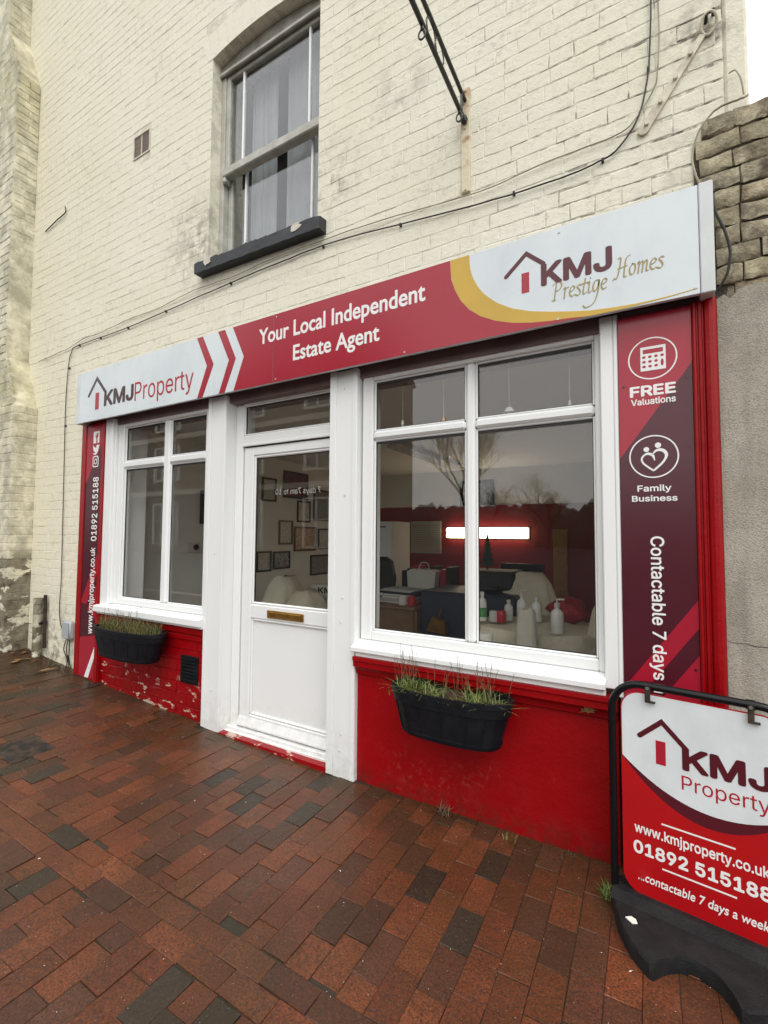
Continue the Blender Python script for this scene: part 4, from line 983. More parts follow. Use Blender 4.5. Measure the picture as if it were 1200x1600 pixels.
out = out + [(2 * UC - a, .05 + (.05 - b) * .44) for a, b in half[1:]] + [(a, .05 + (.05 - b) * .44) for a, b in half[:0:-1]]
bb = MB(); n = len(out); zs = ((.0, 0), (.052, 0), (.060, .006))
cxm = (UC, -.05)
lay = []
for z_, ins in zs: lay.append([(a + (cxm[0] - a) * ins / .3, b + (cxm[1] - b) * ins / .3, z_) for a, b in out])
bb.add([p for l in lay for p in l], [(k * n + i, k * n + (i + 1) % n, k * n + n + (i + 1) % n, k * n + n + i) for k in range(2) for i in range(n)] + [tuple(range(n))[::-1], tuple(range(2 * n, 3 * n))])
obj('rubber_base', bb, 'black_rubber', A, smooth=True, angle=35)
obj('base_ridge', MB().prism([(-.075, .0602), (-.030, .078), (.030, .078), (.075, .0602)], lambda a, b, d: (d, a, b), .002, 2 * UC - .002), 'black_rubber', A)
obj('white_dropping', MB().prism([(.070, -.148), (.098, -.165), (.113, -.153), (.105, -.136), (.088, -.130)], lambda a, b, d: (a, b, d), .0602, .063), 'bird_lime', A)

# ================================================================== WALL PLANTERS
def planter(x, z, L, Hh, dep, lab, seed, mossy):
    rs = random.Random(seed); y0 = RY - .004
    T = thing('planter', lab, 'planter', (x, y0 - dep / 2, z), 'plastic troughs hung on the stall risers')
    def oval(l, d, n=28, p=2.6):
        o = []
        for k in range(n):
            q = 2 * math.pi * k / n; c, s_ = math.cos(q), math.sin(q)
            o.append((x + l / 2 * math.copysign(abs(c) ** (2 / p), c), y0 - dep / 2 + d / 2 * math.copysign(abs(s_) ** (2 / p), s_)))
        return o
    n = 28; m_ = MB()
    prof = [(.0, .80, .80), (.02, .815, .815), (.10, .835, .835), (.105, .82, .82), (.70, .94, .94), (.70, .965, .97), (.88, .985, .985), (.89, 1.0, 1.0), (1.0, 1.0, 1.0), (1.0, .94, .90), (.80, .92, .88)]
    vv = []
    for (h, a, b) in prof: vv += [(p[0], p[1], z + h * Hh) for p in oval(L * a, dep * b)]
    m_.add(vv, [(k * n + i, k * n + (i + 1) % n, (k + 1) * n + (i + 1) % n, (k + 1) * n + i) for k in range(len(prof) - 1) for i in range(n)] + [tuple(range(n))[::-1]])
    obj('tub', m_, 'black_plastic', T, smooth=True, angle=30)
    for k in range(9):
        q = -math.pi * (k + .5) / 9; c, s_ = math.cos(q), math.sin(q); e = 2 / 2.6
        f_ = lambda a, h: (x + L * a / 2 * math.copysign(abs(c) ** e, c), y0 - dep / 2 + dep * a / 2 * math.copysign(abs(s_) ** e, s_), z + h * Hh)
        obj('stave_rib', MB().tube([f_(.826, .12), f_(.938, .69)], .0035, 5), 'black_plastic', T)
    so = MB(); ring_ = oval(L * .925, dep * .885); hh = z + Hh * (.93 if mossy else .84)
    so.add([(p[0], p[1], hh) for p in ring_] + [(x, y0 - dep / 2, hh + .02)], [(i, (i + 1) % n, n) for i in range(n)]); obj('soil', so, 'soil', T)
    def blade(m_, bx, by, bz, h, lean, az, w):
        pts = []; 
        for k in range(5):
            t = k / 4; r_ = lean * t * t; pts.append(Vector((bx + math.cos(az) * r_, by + math.sin(az) * r_, bz + h * (t - .45 * t * t * min(1, lean / max(h, .01))))))
        sd = Vector((-math.sin(az), math.cos(az), 0)); vv = []
        for k, p in enumerate(pts): ww = w * (1 - (k / 4) ** 2 * .9); vv += [p - sd * ww, p + sd * ww]
        m_.add(vv, [(2 * k, 2 * k + 1, 2 * k + 3, 2 * k + 2) for k in range(4)])
    gm, sm, mm = MB(), MB(), MB()
    def spot(s_=1):
        while True:
            a, b = rs.uniform(-1, 1), rs.uniform(-1, 1)
            if abs(a) ** 2.6 + abs(b) ** 2.6 < .9: return x + a * L * .45 * s_, y0 - dep / 2 + b * dep * .42
    if mossy:
        for k in range(900):
            bx, by = spot(); blade(mm, bx, by, hh + .01, rs.uniform(.04, .12), rs.uniform(.02, .07), rs.uniform(0, 6.28), rs.uniform(.0014, .003))
        for k in range(130):
            bx, by = spot(1.04); blade(gm, bx, by, hh, rs.uniform(.03, .08), rs.uniform(.02, .06), rs.uniform(0, 6.28), .0018)
        for k in range(26):
            bx, by = spot(); h = rs.uniform(.08, .20); a = rs.uniform(0, 6.28); l = rs.uniform(.0, .06)
            sm.tube([(bx, by, hh), (bx + math.cos(a) * l * .4, by + math.sin(a) * l * .4, hh + h * .6), (bx + math.cos(a) * l, by + math.sin(a) * l, hh + h)], .0011, 4)
            for j in range(5): t = rs.uniform(.5, 1); blade(sm, bx + math.cos(a) * l * t, by + math.sin(a) * l * t, hh + h * t, .014, .014, rs.uniform(0, 6.28), .0016)
        obj('moss', mm, 'moss_dry', T, kind='stuff')
    else:
        cl = [(-.36, -.2), (-.28, .1), (-.10, -.3), (.18, -.3), (.26, -.1), (.36, -.2), (.10, .1), (-.42, .2)]
        for k in range(250):
            c = rs.choice(cl[:6]); bx, by = x + L * (c[0] + rs.gauss(0, .06)), y0 - dep / 2 + dep * (c[1] * .8 + rs.gauss(0, .08)); by = max(y0 - dep * .93, min(y0 - dep * .1, by))
            blade(gm, bx, by, hh - .01, rs.uniform(.05, .13), rs.uniform(.03, .15), rs.uniform(0, 6.28), rs.uniform(.0018, .0042))
        for k in range(46):
            c = rs.choice(cl); bx, by = x + L * (c[0] + rs.gauss(0, .06)), y0 - dep / 2 + dep * (c[1] * .6 + .1 + rs.gauss(0, .06)); h = rs.uniform(.08, .24); a = rs.uniform(0, 6.28); l = rs.uniform(.0, .07)
            sm.tube([(bx, by, hh), (bx + math.cos(a) * l * .4, by + math.sin(a) * l * .4, hh + h * .6), (bx + math.cos(a) * l, by + math.sin(a) * l, hh + h)], .0010, 4)
            for j in range(6): t = rs.uniform(.35, 1); blade(sm, bx + math.cos(a) * l * t, by + math.sin(a) * l * t, hh + h * t, .012, .012, rs.uniform(0, 6.28), .0013)
        for k in range(10): blade(gm, x + L * rs.choice((-.40, -.30, -.18)) + rs.gauss(0, .01), y0 - dep * .93, hh + .02, .03, rs.uniform(.03, .06), -1.57 + rs.uniform(-.5, .5), .003)
    obj('grass', gm, 'grass_green', T, kind='stuff'); obj('dry_stems', sm, 'dry_stem', T, kind='stuff')
    for u in (-.3, .27): obj('wall_bracket', MB().box(x + L * u, x + L * (u + .03), y0 - .01, y0 + .003, z + .03, z + Hh * .9), 'black_iron', T)
planter(-.915, .455, .66, .235, .27, 'black oval planter with grass tufts below the large shop window', 4, False)
planter(-3.735, .480, .86, .235, .27, 'black planter with mossy dried plants below the small left window', 8, True)

# ================================================================== BOUNDARY WALL AT THE RIGHT
pm('old_mortar', (.085, .070, .048), .95, c2=(.04, .034, .026), scale=14, bmp=.02, bscale=50)
BW = thing('boundary_wall', 'rough weathered brown brick wall with grey render below, beside the shopfront', 'wall', (1.2, .2, 0))
BY = .030
jag = [(.2830, .0), (.2830, 2.545), (.31, 2.56), (.33, 2.535), (.36, 2.57), (.42, 2.582), (.50, 2.572), (.58, 2.59), (.7, 2.575), (.9, 2.59), (1.2, 2.58), (2.4, 2.585), (2.4, 0)]
bcore = obj('wall_core', MB().box(.2825, 2.4, BY + .012, .30, -.3, 2.60).box(.215, 2.4, BY + .012, .36, 2.6005, 3.30), 'old_mortar', BW)
obj('render_coat', MB().prism([(a, b if b else -.3) for a, b in jag], lambda a, b, d: (a, d, b), BY - .008, BY + .011), 'grey_render', BW)
obj('crack', MB().stroke([(.284, 1.062), (.31, 1.055), (.34, 1.058), (.38, 1.049), (.43, 1.052), (.50, 1.046), (.6, 1.05)], [.001, .003, .002, .0035, .002, .003, .001], face(BY - .008), -.002, .0006), 'old_mortar', BW)
ob = {(t, s): brick_mesh('wall_brick', L, CH - .005, 300 + s * 3 + t, 'weathered_brick', .0065, .003, .04, .004) for t, L in ((0, .228), (1, .108)) for s in range(5)}
z = 2.520; row = 0; rs = random.Random(31)
while z < 3.31:
    x0 = .215 + rs.uniform(0, .03) if z > 2.98 else .284
    x = x0 - (.12 if row % 2 else .03)
    while x < 2.3:
        t = 1 if rs.random() < .3 else 0; x1 = x + (.238 if t == 0 else .118) * rs.uniform(.78, 1.12); p, q = max(x, x0), x1
        if q - p > .04:
            c = rs.choice(((.16, .12, .075), (.12, .088, .058), (.18, .14, .082), (.10, .078, .058), (.24, .20, .12), (.20, .14, .075)))
            inst('wall_brick', ob[(t, rs.randrange(5))], bcore, ((p + q) / 2, BY + rs.uniform(-.005, .006) + (.010 if z < 2.56 else 0), z + CH / 2), (rs.uniform(-.03, .03), rs.uniform(-.015, .015), rs.uniform(-.02, .02)), ((q - p - .007) / (.228 if t == 0 else .108), 1, rs.uniform(.86, 1.0)), c)
        x = x1
    z += CH; row += 1
cp = brick_mesh('coping_brick', .225, .075, 501, 'weathered_brick', .008, .007, .30, .008)
x = .262
while x < 2.3: inst('coping_brick', cp, bcore, (x + .115, BY - .006 + rs.uniform(-.004, .004), 3.342 + rs.uniform(-.004, .004)), (0, rs.uniform(-.02, .02), 0), (1, 1, 1), rs.choice(((.16, .13, .08), (.22, .18, .10), (.12, .10, .07)))); x += .232

# ================================================================== CABLES, BRACKET, STRAP, BOXES ON THE WALL
def cable(name, lab, pts, r, mat, clips=(), n=6):
    T = thing(name, lab, 'cable', pts[0]); sp = smoothpath(pts, 6); rs = random.Random(len(pts))
    sp = [p + Vector((0, 0, rs.uniform(-.002, .002))) for p in sp]
    obj('cable_run', MB().tube(sp, r, n), mat, T, smooth=True)
    for (a, b) in clips: obj('cable_clip', MB().box(a - .006, a + .006, WY - r * 2 - .010, WY + .004, b - .010, b + .010, .003), mat, T)
cy = .036
cable('wall_cable', 'thicker black cable clipped along wall and dropping beside left panel',
      [(x, cy, z) for x, z in ((-5.05, .50), (-5.13, .62), (-5.152, .80), (-5.140, 1.066), (-5.165, 1.9), (-5.193, 2.771), (-5.170, 3.20), (-5.120, 3.36), (-4.98, 3.405), (-4.151, 3.404), (-3.023, 3.452), (-2.275, 3.478), (-1.713, 3.472), (-.905, 3.387), (-.41, 3.358), (-.18, 3.372), (-.085, 3.410), (.000, 3.53), (.040, 3.70), (.052, 3.837), (.062, 4.09), (.066, 4.6))], .0042, 'cable_black',
      [(-5.19, 2.6), (-5.16, 3.2), (-4.98, 3.405), (-4.6, 3.402), (-4.151, 3.404), (-3.6, 3.427), (-2.8, 3.461), (-1.9, 3.476), (-1.3, 3.428), (-.6, 3.37), (-.16, 3.376), (.045, 3.75)])
cable('wall_cable', 'thin painted cable sagging along wall above the fascia sign',
      [(x, cy, z) for x, z in ((-5.80, 3.385), (-5.343, 3.405), (-5.20, 3.41), (-4.912, 3.455), (-4.6, 3.452), (-4.152, 3.480), (-3.7, 3.478), (-3.258, 3.515), (-2.75, 3.505), (-2.4, 3.525), (-1.926, 3.520), (-1.418, 3.500), (-.80, 3.450), (-.408, 3.475), (-.106, 3.475), (-.015, 3.52), (.066, 3.637), (.082, 3.72), (.092, 3.878), (.091, 4.073), (.09, 4.5))], .0032, 'cable_painted')
cable('wall_cable', 'grey looped cable bulging over corner above end of fascia sign',
      [(.415, .02, 3.42), (.385, .0, 3.40), (.30, -.01, 3.385), (.235, -.02, 3.31), (.205, -.02, 3.20), (.215, -.03, 3.10), (.235, -.02, 3.03), (.236, .0, 2.9)], .0045, 'cable_painted')
cable('wall_cable', 'grey looped cable hanging beside right end of fascia sign',
      [(.280, .02, 3.02), (.286, .005, 2.93), (.315, -.005, 2.83), (.332, -.005, 2.73), (.320, -.005, 2.64), (.285, .01, 2.575)], .006, 'cable_black')
cable('wall_cable', 'short bent wire stub high on the left wall', [(-5.78, .036, 4.86), (-5.55, .036, 4.905), (-5.36, .034, 4.93), (-5.34, .02, 4.98)], .006, 'cable_black')
cable('wall_cable', 'thin curled wire poking up at right corner of wall', [(.352, .03, 3.56), (.372, .02, 3.555), (.390, .01, 3.50), (.40, .02, 3.43)], .0035, 'cable_painted')

BK = thing('sign_bracket', 'black wrought iron hanging bracket projecting from a rusty plate high on wall', 'bracket', (-.875, WY, 3.5))
obj('wall_plate', MB().box(-.902, -.848, WY - .016, WY + .004, 3.475, 4.105, .004), 'rusty_cream', BK)
bx = -.876
obj('lower_bar', MB().tube([(bx, WY - .016, 3.898), (bx, -1.02, 3.905)], .0125, 10), 'black_iron', BK, smooth=True)
obj('upper_bar', MB().tube([(bx, WY - .016, 4.029), (bx, -1.02, 4.034)], .0115, 10), 'black_iron', BK, smooth=True)
obj('bar_knob', MB().lathe([(.002, -.022), (.016, -.017), (.022, 0), (.016, .017), (.002, .022)], (bx, WY - .035, 3.898), 12), 'black_iron', BK, smooth=True)
for yy in (-.025, -.94): obj('strut', MB().tube([(bx, yy, 3.90), (bx, yy, 4.03)], .008, 8), 'black_iron', BK)
for yy in (-.345, -.452, -.78, -.88): obj('scroll_ring', MB().tube([(bx, yy + .053 * math.cos(q * math.pi / 12), 3.9655 + .055 * math.sin(q * math.pi / 12)) for q in range(25)], .0042, 6), 'black_iron', BK, smooth=True)
for yy in (-.060, -.555):
    obj('hanging_eye', MB().box(bx - .008, bx + .008, yy - .006, yy + .006, 3.868, 3.890, .003), 'black_iron', BK)
    obj('hook_ring', MB().tube([(bx + .018 * math.cos(q * math.pi / 8), yy, 3.848 + .024 * math.sin(q * math.pi / 8)) for q in range(17)], .0042, 6), 'black_iron', BK, smooth=True)
for zz in (4.085, 3.86, 3.49): obj('bolt', MB().tube([(-.876, WY - .012, zz), (-.876, WY - .024, zz)], .007, 6), 'rusty_cream', BK)

ST = thing('iron_strap', 'painted diagonal iron strap with bolts and ring near top right corner', 'strap', (.015, WY, 3.44))
a, b = Vector((.018, 3.452)), Vector((.262, 3.800)); d = (b - a).normalized(); nn = Vector((-d.y, d.x)) * .024
pts = [a - nn, b - nn * .55, b + nn * .55, a + nn] + [a - d * .022 * math.sin(R(q)) + nn * math.cos(R(q)) for q in (30, 60, 90, 120, 150)]
obj('strap_bar', MB().prism([(p.x, p.y) for p in pts], face(WY), -.004, .014), 'cream_iron', ST)
for t in (.06, .30, .55, .80): c = a.lerp(b, t); obj('bolt', MB().tube([(c.x, WY - .013, c.y), (c.x, WY - .027, c.y)], .010, 6), 'cream_iron', ST)
obj('ring', MB().tube([(.285 + .030 * math.cos(q * math.pi / 10), WY - .02 - .014 * math.sin(q * math.pi / 10), 3.835 + .042 * math.sin(q * math.pi / 10)) for q in range(21)], .0058, 8), 'cream_iron', ST, smooth=True)
obj('ring_staple', MB().tube([(.275, WY + .004, 3.86), (.275, WY - .03, 3.87), (.30, WY - .03, 3.88), (.305, WY + .004, 3.885)], .008, 8), 'black_iron', ST, smooth=True)

JB = thing('junction_box', 'small grey junction box with dangling wires low on wall by left panel', 'box', (-4.93, .03, .45))
obj('box_body', MB().box(-5.005, -4.872, WY - .055, WY + .003, .462, .640, .018), 'meter_grey', JB, smooth=True); obj('box_lid', MB().box(-4.995, -4.882, WY - .062, WY - .0552, .475, .628, .010), 'meter_grey', JB)
for k, dx in enumerate((-.03, .0, .03)): obj('wire', MB().tube(smoothpath([(-4.935 + dx, WY - .03, .463), (-4.935 + dx * 1.6, WY - .04, .36), (-4.94 + dx * .6, WY - .02, .27), (-4.935 + dx * 1.4, WY - .015, gz(-4.93) + .003)], 4), .005, 6), 'cable_black', JB, smooth=True)
DP = thing('pipe_stub', 'short cut off cream pipe standing in corner beside the buttress', 'pipe', (-5.46, .0, gz(-5.46)))
obj('pipe', MB().lathe([(.040, 0), (.040, .54), (.046, .545), (.046, .60), (.034, .60), (.030, .50)], (-5.47, -.012, gz(-5.47) - .003), 16), 'buttress_paint', DP, smooth=True)
obj('pipe_strap', MB().box(-5.53, -5.41, -.02, WY + .002, .56, .585, .003), 'black_iron', DP)
obj('iron_rod', MB().tube([(-5.385, .02, gz(-5.4) + .1), (-5.39, .015, .86)], .018, 8), 'iron_cover', DP)

DC = thing('drain_cover', 'small dark square iron cover set in the pavers at left', 'drain cover', (-3.585, -.89, gz(-3.58)))
def slope(m_): m_.v = [(v[0], v[1], v[2] + gz(v[0])) for v in m_.v]; return m_
obj('frame', slope(MB().box(-3.735, -3.435, -1.015, -.765, -.02, .0035, .002)), 'iron_cover', DC); obj('lid', slope(MB().box(-3.715, -3.455, -.995, -.785, .0037, .0055, .001)), 'iron_cover', DC)

# leaves, weeds, litter
LEAF = [(0, 0), (.012, .010), (.030, .008), (.026, .018), (.050, .018), (.040, .028), (.062, .034), (.046, .040), (.058, .054), (.040, .050), (.036, .064), (.026, .050), (.014, .054), (.014, .038), (.002, .034), (.010, .024)]
rs = random.Random(12)
for k in range(9):
    x_, y_ = rs.uniform(-5.75, -4.9), rs.uniform(-.22, -.03); s_ = rs.uniform(.7, 1.5); a = rs.uniform(0, 6.28); m_ = MB()
    cc = [(x_ + s_ * (p[0] * math.cos(a) - p[1] * math.sin(a)), y_ + s_ * (p[0] * math.sin(a) + p[1] * math.cos(a))) for p in LEAF]
    zz = gz(x_) + .006; tl = rs.uniform(-.3, .3)
    m_.prism(cc, lambda p, q, d: (p, q, zz + d + .012 + (q - y_) * tl), 0, .0012)
    tag(obj('fallen_leaf', m_, 'leaf_brown', at=(x_, y_, zz)), 'brown fallen leaf in the corner at the foot of the left wall', 'leaf', 'fallen leaves in the left corner')
m_ = MB().prism([(-.300 + p[1] * 1.25, .662 + p[0] * .7) for p in LEAF], lambda a, b, d: (a, -.004 - d - (b - .67) * .3, b), 0, .0015); tag(obj('fallen_leaf', m_, 'leaf_brown', at=(-.27, 0, .68)), 'pale brown leaf stuck to red ledge under the large window', 'leaf')
def tuft(x, y, n, h, mat, lab, seed):
    rs = random.Random(seed); m_ = MB()
    for k in range(n):
        a = rs.uniform(0, 6.28); l = rs.uniform(.01, .06) * h / .06; hh = h * rs.uniform(.4, 1); bx_, by_ = x + rs.gauss(0, .018), y + rs.gauss(0, .012); sd = Vector((-math.sin(a), math.cos(a), 0)) * .002
        p = [Vector((bx_, by_, gz(x) - .003)), Vector((bx_ + math.cos(a) * l * .4, by_ + math.sin(a) * l * .4, gz(x) + hh * .7)), Vector((bx_ + math.cos(a) * l, by_ + math.sin(a) * l, gz(x) + hh))]
        m_.add([p[0] - sd, p[0] + sd, p[1] + sd, p[1] - sd, p[2]], [(0, 1, 2, 3), (3, 2, 4)])
    tag(obj('weed_tuft', m_, mat, at=(x, y, gz(x))), lab, 'weed', 'weeds along the foot of the shopfront')
tuft(-.175, -.20, 46, .055, 'grass_green', 'green weed tuft growing beside the pavement sign base', 1)
tuft(-.985, -.02, 36, .07, 'dry_stem', 'dry brown weed growing at the foot of red wall under planter', 2)
tuft(-.62, -.035, 12, .032, 'grass_green', 'small green weed between pavers below the large planter', 3)
tuft(-.36, -.02, 10, .035, 'dry_stem', 'small dry weed at foot of red wall left of pavement sign', 5)
tuft(-4.98, -.02, 18, .06, 'dry_stem', 'dry weed under the grey junction box', 6)
rs = random.Random(44); m_ = MB()
for k in range(900):
    x_, y_ = rs.uniform(-5.6, .3), rs.uniform(-1.9, -.02); s_ = rs.choice((.0014, .0018, .0022, .003, .007 if rs.random() < .12 else .002)); a = rs.uniform(0, 3.14); zz = gz(x_) + .0025
    c, s2 = math.cos(a) * s_, math.sin(a) * s_
    m_.add([(x_ - c, y_ - s2, zz), (x_ + s2 * .4, y_ - c * .4, zz), (x_ + c, y_ + s2, zz), (x_ - s2 * .4, y_ + c * .4, zz), (x_, y_, zz + s_ * .35)], [(0, 1, 4), (1, 2, 4), (2, 3, 4), (3, 0, 4)])
o = obj('litter_specks', m_, 'litter_pale', kind='stuff'); o['label'] = 'tiny pale specks of litter scattered over the pavers'; o['category'] = 'litter'
m_ = MB(); 
for k in range(240):
    x_, y_ = rs.uniform(-5.75, -4.3), .04 - abs(rs.gauss(0, .07)); s_ = rs.uniform(.004, .014); a = rs.uniform(0, 3.14); zz = gz(x_) + .004
    m_.add([(x_ - math.cos(a) * s_, y_ - math.sin(a) * s_, zz), (x_ + math.sin(a) * s_ * .5, y_ - math.cos(a) * s_ * .5, zz + s_ * .3), (x_ + math.cos(a) * s_, y_ + math.sin(a) * s_, zz + s_ * .2), (x_, y_, zz + s_ * .8)], [(0, 1, 3), (1, 2, 3), (2, 0, 3)])
o = obj('leaf_litter', m_, 'soil', kind='stuff'); o['label'] = 'dark crumbled leaf litter along foot of the left wall'; o['category'] = 'litter'

# ================================================================== THE ROOM BEHIND THE GLASS
RX0, RX1, RY0, RY1, FZ, CZ = -4.72, .300, .305, 5.0, .06, 2.60
struct('room_floor', MB().box(RX0 - .1, RX1 + .02, RY0, RY1 + .1, FZ - .1, FZ), 'room_floor')
struct('room_ceiling', MB().box(RX0 - .1, RX1 + .02, .121, RY1 + .1, CZ, CZ + .05), 'room_ceiling')
struct('room_left_wall', MB().box(RX0 - .10, RX0, RY0, RY1, FZ, CZ), 'room_wall')
struct('room_right_wall', MB().box(RX1, RX1 + .025, RY0, RY1, FZ, CZ), 'room_wall')
struct('room_back_wall', MB().box(RX0, RX1, RY1, RY1 + .1, 2.0, CZ), 'room_wall'); struct('room_back_dado', MB().box(RX0, RX1, RY1 - .006, RY1 + .1, FZ, 1.9995), 'room_red')
# wall strip light, lit
SLt = thing('strip_light', 'lit fluorescent strip light on the red back wall inside the office', 'light', (-2.28, RY1 - .05, 1.55))
obj('light_body', MB().box(-2.99, -1.60, RY1 - .035, RY1 - .007, 1.45, 1.64, .006), 'lamp_body', SLt)
obj('light_diffuser', MB().box(-2.97, -1.62, RY1 - .095, RY1 - .0355, 1.462, 1.535, .02).box(-2.97, -1.62, RY1 - .095, RY1 - .0355, 1.555, 1.628, .02), 'lamp_tube', SLt)
CL = thing('ceiling_light', 'unlit long fluorescent fitting on the office ceiling', 'light', (-2.54, 3.3, CZ - .09))
obj('light_body', MB().box(-2.60, -2.48, 2.25, 4.35, CZ - .035, CZ - .001, .004), 'lamp_body', CL); obj('light_diffuser', MB().prism([(-2.65, CZ - .075), (-2.43, CZ - .075), (-2.46, CZ - .0355), (-2.62, CZ - .0355)], lambda a, b, d: (a, d, b), 2.27, 4.33), 'lamp_prism', CL)
def frame_on_left(y0, y1, z0, z1, fm, pmn, lab, w=.026):
    T = thing('picture_frame', lab, 'picture', (RX0 + .01, (y0 + y1) / 2, z0)); X0, X1 = RX0 + .001, RX0 + .022
    obj('frame', MB().box(X0, X1, y0, y0 + w, z0, z1, .003).box(X0, X1, y1 - w, y1, z0, z1, .003).box(X0, X1 - .0003, y0 + w + .0002, y1 - w - .0002, z0, z0 + w, .003).box(X0, X1 - .0003, y0 + w + .0002, y1 - w - .0002, z1 - w, z1, .003), fm, T)
    obj('print', MB().box(X0, X0 + .008, y0 + w + .0005, y1 - w - .0005, z0 + w + .0005, z1 - w - .0005), pmn, T)
for a in ((2.36, 2.65, 1.97, 2.31, 'picture_black', 'print_cert', 'black framed certificate, upper left of pictures seen through the door'),
          (2.80, 3.37, 2.05, 2.46, 'picture_black', 'print_plum', 'dark plum framed poster, topmost of pictures seen through the door'),
          (3.12, 3.44, 1.69, 2.03, 'picture_black', 'print_cert', 'thin framed certificate below the plum poster, seen through the door'),
          (3.52, 3.98, 1.73, 2.24, 'picture_brown', 'print_etch', 'large dark framed print at right of pictures seen through the door'),
          (2.72, 3.02, 1.35, 1.71, 'picture_brown', 'print_cert', 'brown framed certificate, middle left of pictures seen through the door'),
          (3.06, 3.60, 1.24, 1.62, 'picture_brown', 'print_map', 'orange map print in brown frame, centre of pictures seen through the door'),
          (3.65, 4.15, 1.26, 1.60, 'picture_black', 'print_cert', 'pale framed print right of the orange map, seen through the door'),
          (2.28, 2.57, .97, 1.26, 'picture_black', 'print_cert', 'framed certificate at lower left behind the sheeted armchair'),
          (2.61, 2.97, .99, 1.25, 'picture_black', 'print_mono', 'small framed black and white photograph above the sheeted armchair'),
          (3.46, 4.00, .84, 1.17, 'picture_black', 'print_etch', 'wide framed grey etching, lowest right of pictures seen through the door')): frame_on_left(*a)
TV = thing('wall_screen', 'black flat screen on the left office wall seen through left window', 'screen', (RX0 + .03, 1.6, 1.62)); obj('casing', MB().box(RX0 + .002, RX0 + .05, 1.33, 2.05, 1.62, 2.03, .006), 'matt_black', TV); obj('display', MB().box(RX0 + .0502, RX0 + .052, 1.35, 2.03, 1.64, 2.01), 'screen_black', TV)
TH = thing('wall_thermostat', 'small white control box on the office wall seen through left window', 'thermostat', (RX0 + .02, 1.24, 1.30)); obj('plate', MB().box(RX0 + .001, RX0 + .03, 1.17, 1.34, 1.28, 1.40, .006), 'paper', TH); obj('dial', MB().tube([(RX0 + .0302, 1.27, 1.34), (RX0 + .045, 1.27, 1.34)], .035, 14), 'picture_black', TH)
# things on the back wall
WB = thing('wall_planner', 'pale year planner chart on the red back wall', 'planner', (-3.38, RY1, 1.18)); obj('board', MB().box(-3.67, -3.09, RY1 - .022, RY1 - .0065, 1.186, 1.745, .003), 'paper_grey', WB)
for k in range(12): obj('grid_line', MB().box(-3.66, -3.10, RY1 - .0235, RY1 - .0222, 1.225 + k * .04, 1.229 + k * .04), 'print_red', WB)
tag(obj('notice_board', MB().box(-3.93, -3.69, RY1 - .025, RY1 - .0065, 1.15, 1.72, .004), 'door_wood', at=(-3.8, RY1, 1.15)), 'brown wooden notice board left of the year planner', 'board')
ID = thing('inner_door', 'narrow amber wooden door at the back right of the office', 'door', (-1.14, RY1, FZ)); obj('leaf', MB().box(-1.25, -1.05, RY1 - .05, RY1 - .0065, FZ, 1.60, .004), 'door_wood', ID); obj('handle', MB().tube([(-1.08, RY1 - .052, 1.0), (-1.08, RY1 - .08, 1.0)], .015, 8), 'brass', ID)
PF = thing('picture_frame', 'black framed picture hung above the strip light on back wall', 'picture', (-2.45, RY1, 1.99)); obj('frame', MB().box(-2.74, -2.16, RY1 - .04, RY1 - .007, 1.985, 2.42, .006), 'picture_black', PF); obj('print', MB().box(-2.68, -2.22, RY1 - .042, RY1 - .0402, 2.045, 2.36), 'print_etch', PF)
CB = thing('cupboard', 'tall white cupboard at the left of the office seen in large window', 'cupboard', (-3.25, 3.2, FZ)); obj('carcass', MB().box(-3.60, -2.90, 2.9, 3.4, FZ, 1.68, .006), 'room_wall', CB); obj('cupboard_door', MB().box(-3.59, -3.255, 2.885, 2.8995, FZ + .05, 1.66, .004).box(-3.245, -2.91, 2.885, 2.8995, FZ + .05, 1.66, .004), 'upvc', CB); obj('handle', MB().box(-3.12, -3.0, 2.872, 2.8848, 1.60, 1.615), 'matt_black', CB)
# desks
def desk(x0, x1, y0, y1, zt, lab, m1='desk_wood'):
    T = thing('desk', lab, 'desk', ((x0 + x1) / 2, (y0 + y1) / 2, FZ)); obj('desk_top', MB().box(x0, x1, y0, y1, zt - .03, zt, .004), m1, T); obj('modesty_panel', MB().box(x0 + .03, x1 - .03, y0 + .03, y0 + .05, FZ + .05, zt - .0305), m1, T)
    for a_ in (x0, x1 - .03): obj('desk_end', MB().box(a_ + .001, a_ + .029, y0 + .051, y1 - .02, FZ, zt - .0305), m1, T)
    return T
desk(-2.62, -1.96, 1.62, 2.35, .80, 'brown desk with papers in left half of large window')
for k in range(11):
    x_ = -2.24 + random.uniform(-.05, .05); z_ = .8005 + k * .013; a = random.uniform(-.25, .25)
    c, s_ = math.cos(a), math.sin(a); pts = [(x_ + c * u - s_ * v, 1.93 + s_ * u + c * v) for u, v in ((-.19, -.13), (.19, -.13), (.19, .13), (-.19, .13))]
    tag(obj('magazine', MB().prism(pts, lambda p, q, d: (p, q, d), z_, z_ + .0115), random.choice(('paper', 'paper_grey', 'paper_grey', 'navy')), at=(x_, 1.93, z_)), 'magazine in the untidy pile on the brown desk', 'magazine', 'magazines piled on the brown desk')
BG = thing('carrier_bag', 'white carrier bag standing behind the magazines', 'bag', (-2.32, 2.62, .8)); obj('bag_body', MB().prism([(-2.47, .79), (-2.15, .79), (-2.12, 1.08), (-2.20, 1.10), (-2.30, 1.085), (-2.44, 1.10), (-2.49, 1.07)], lambda a, b, d: (a, d, b), 2.50, 2.68), 'paper', BG); obj('handle', MB().tube(smoothpath([(-2.38, 2.60, 1.09), (-2.35, 2.60, 1.17), (-2.27, 2.60, 1.17), (-2.24, 2.60, 1.09)], 4), .006, 6), 'paper', BG)
desk(-2.75, -.95, 2.45, 3.0, .788, 'dark second desk further back in the office', 'picture_brown')
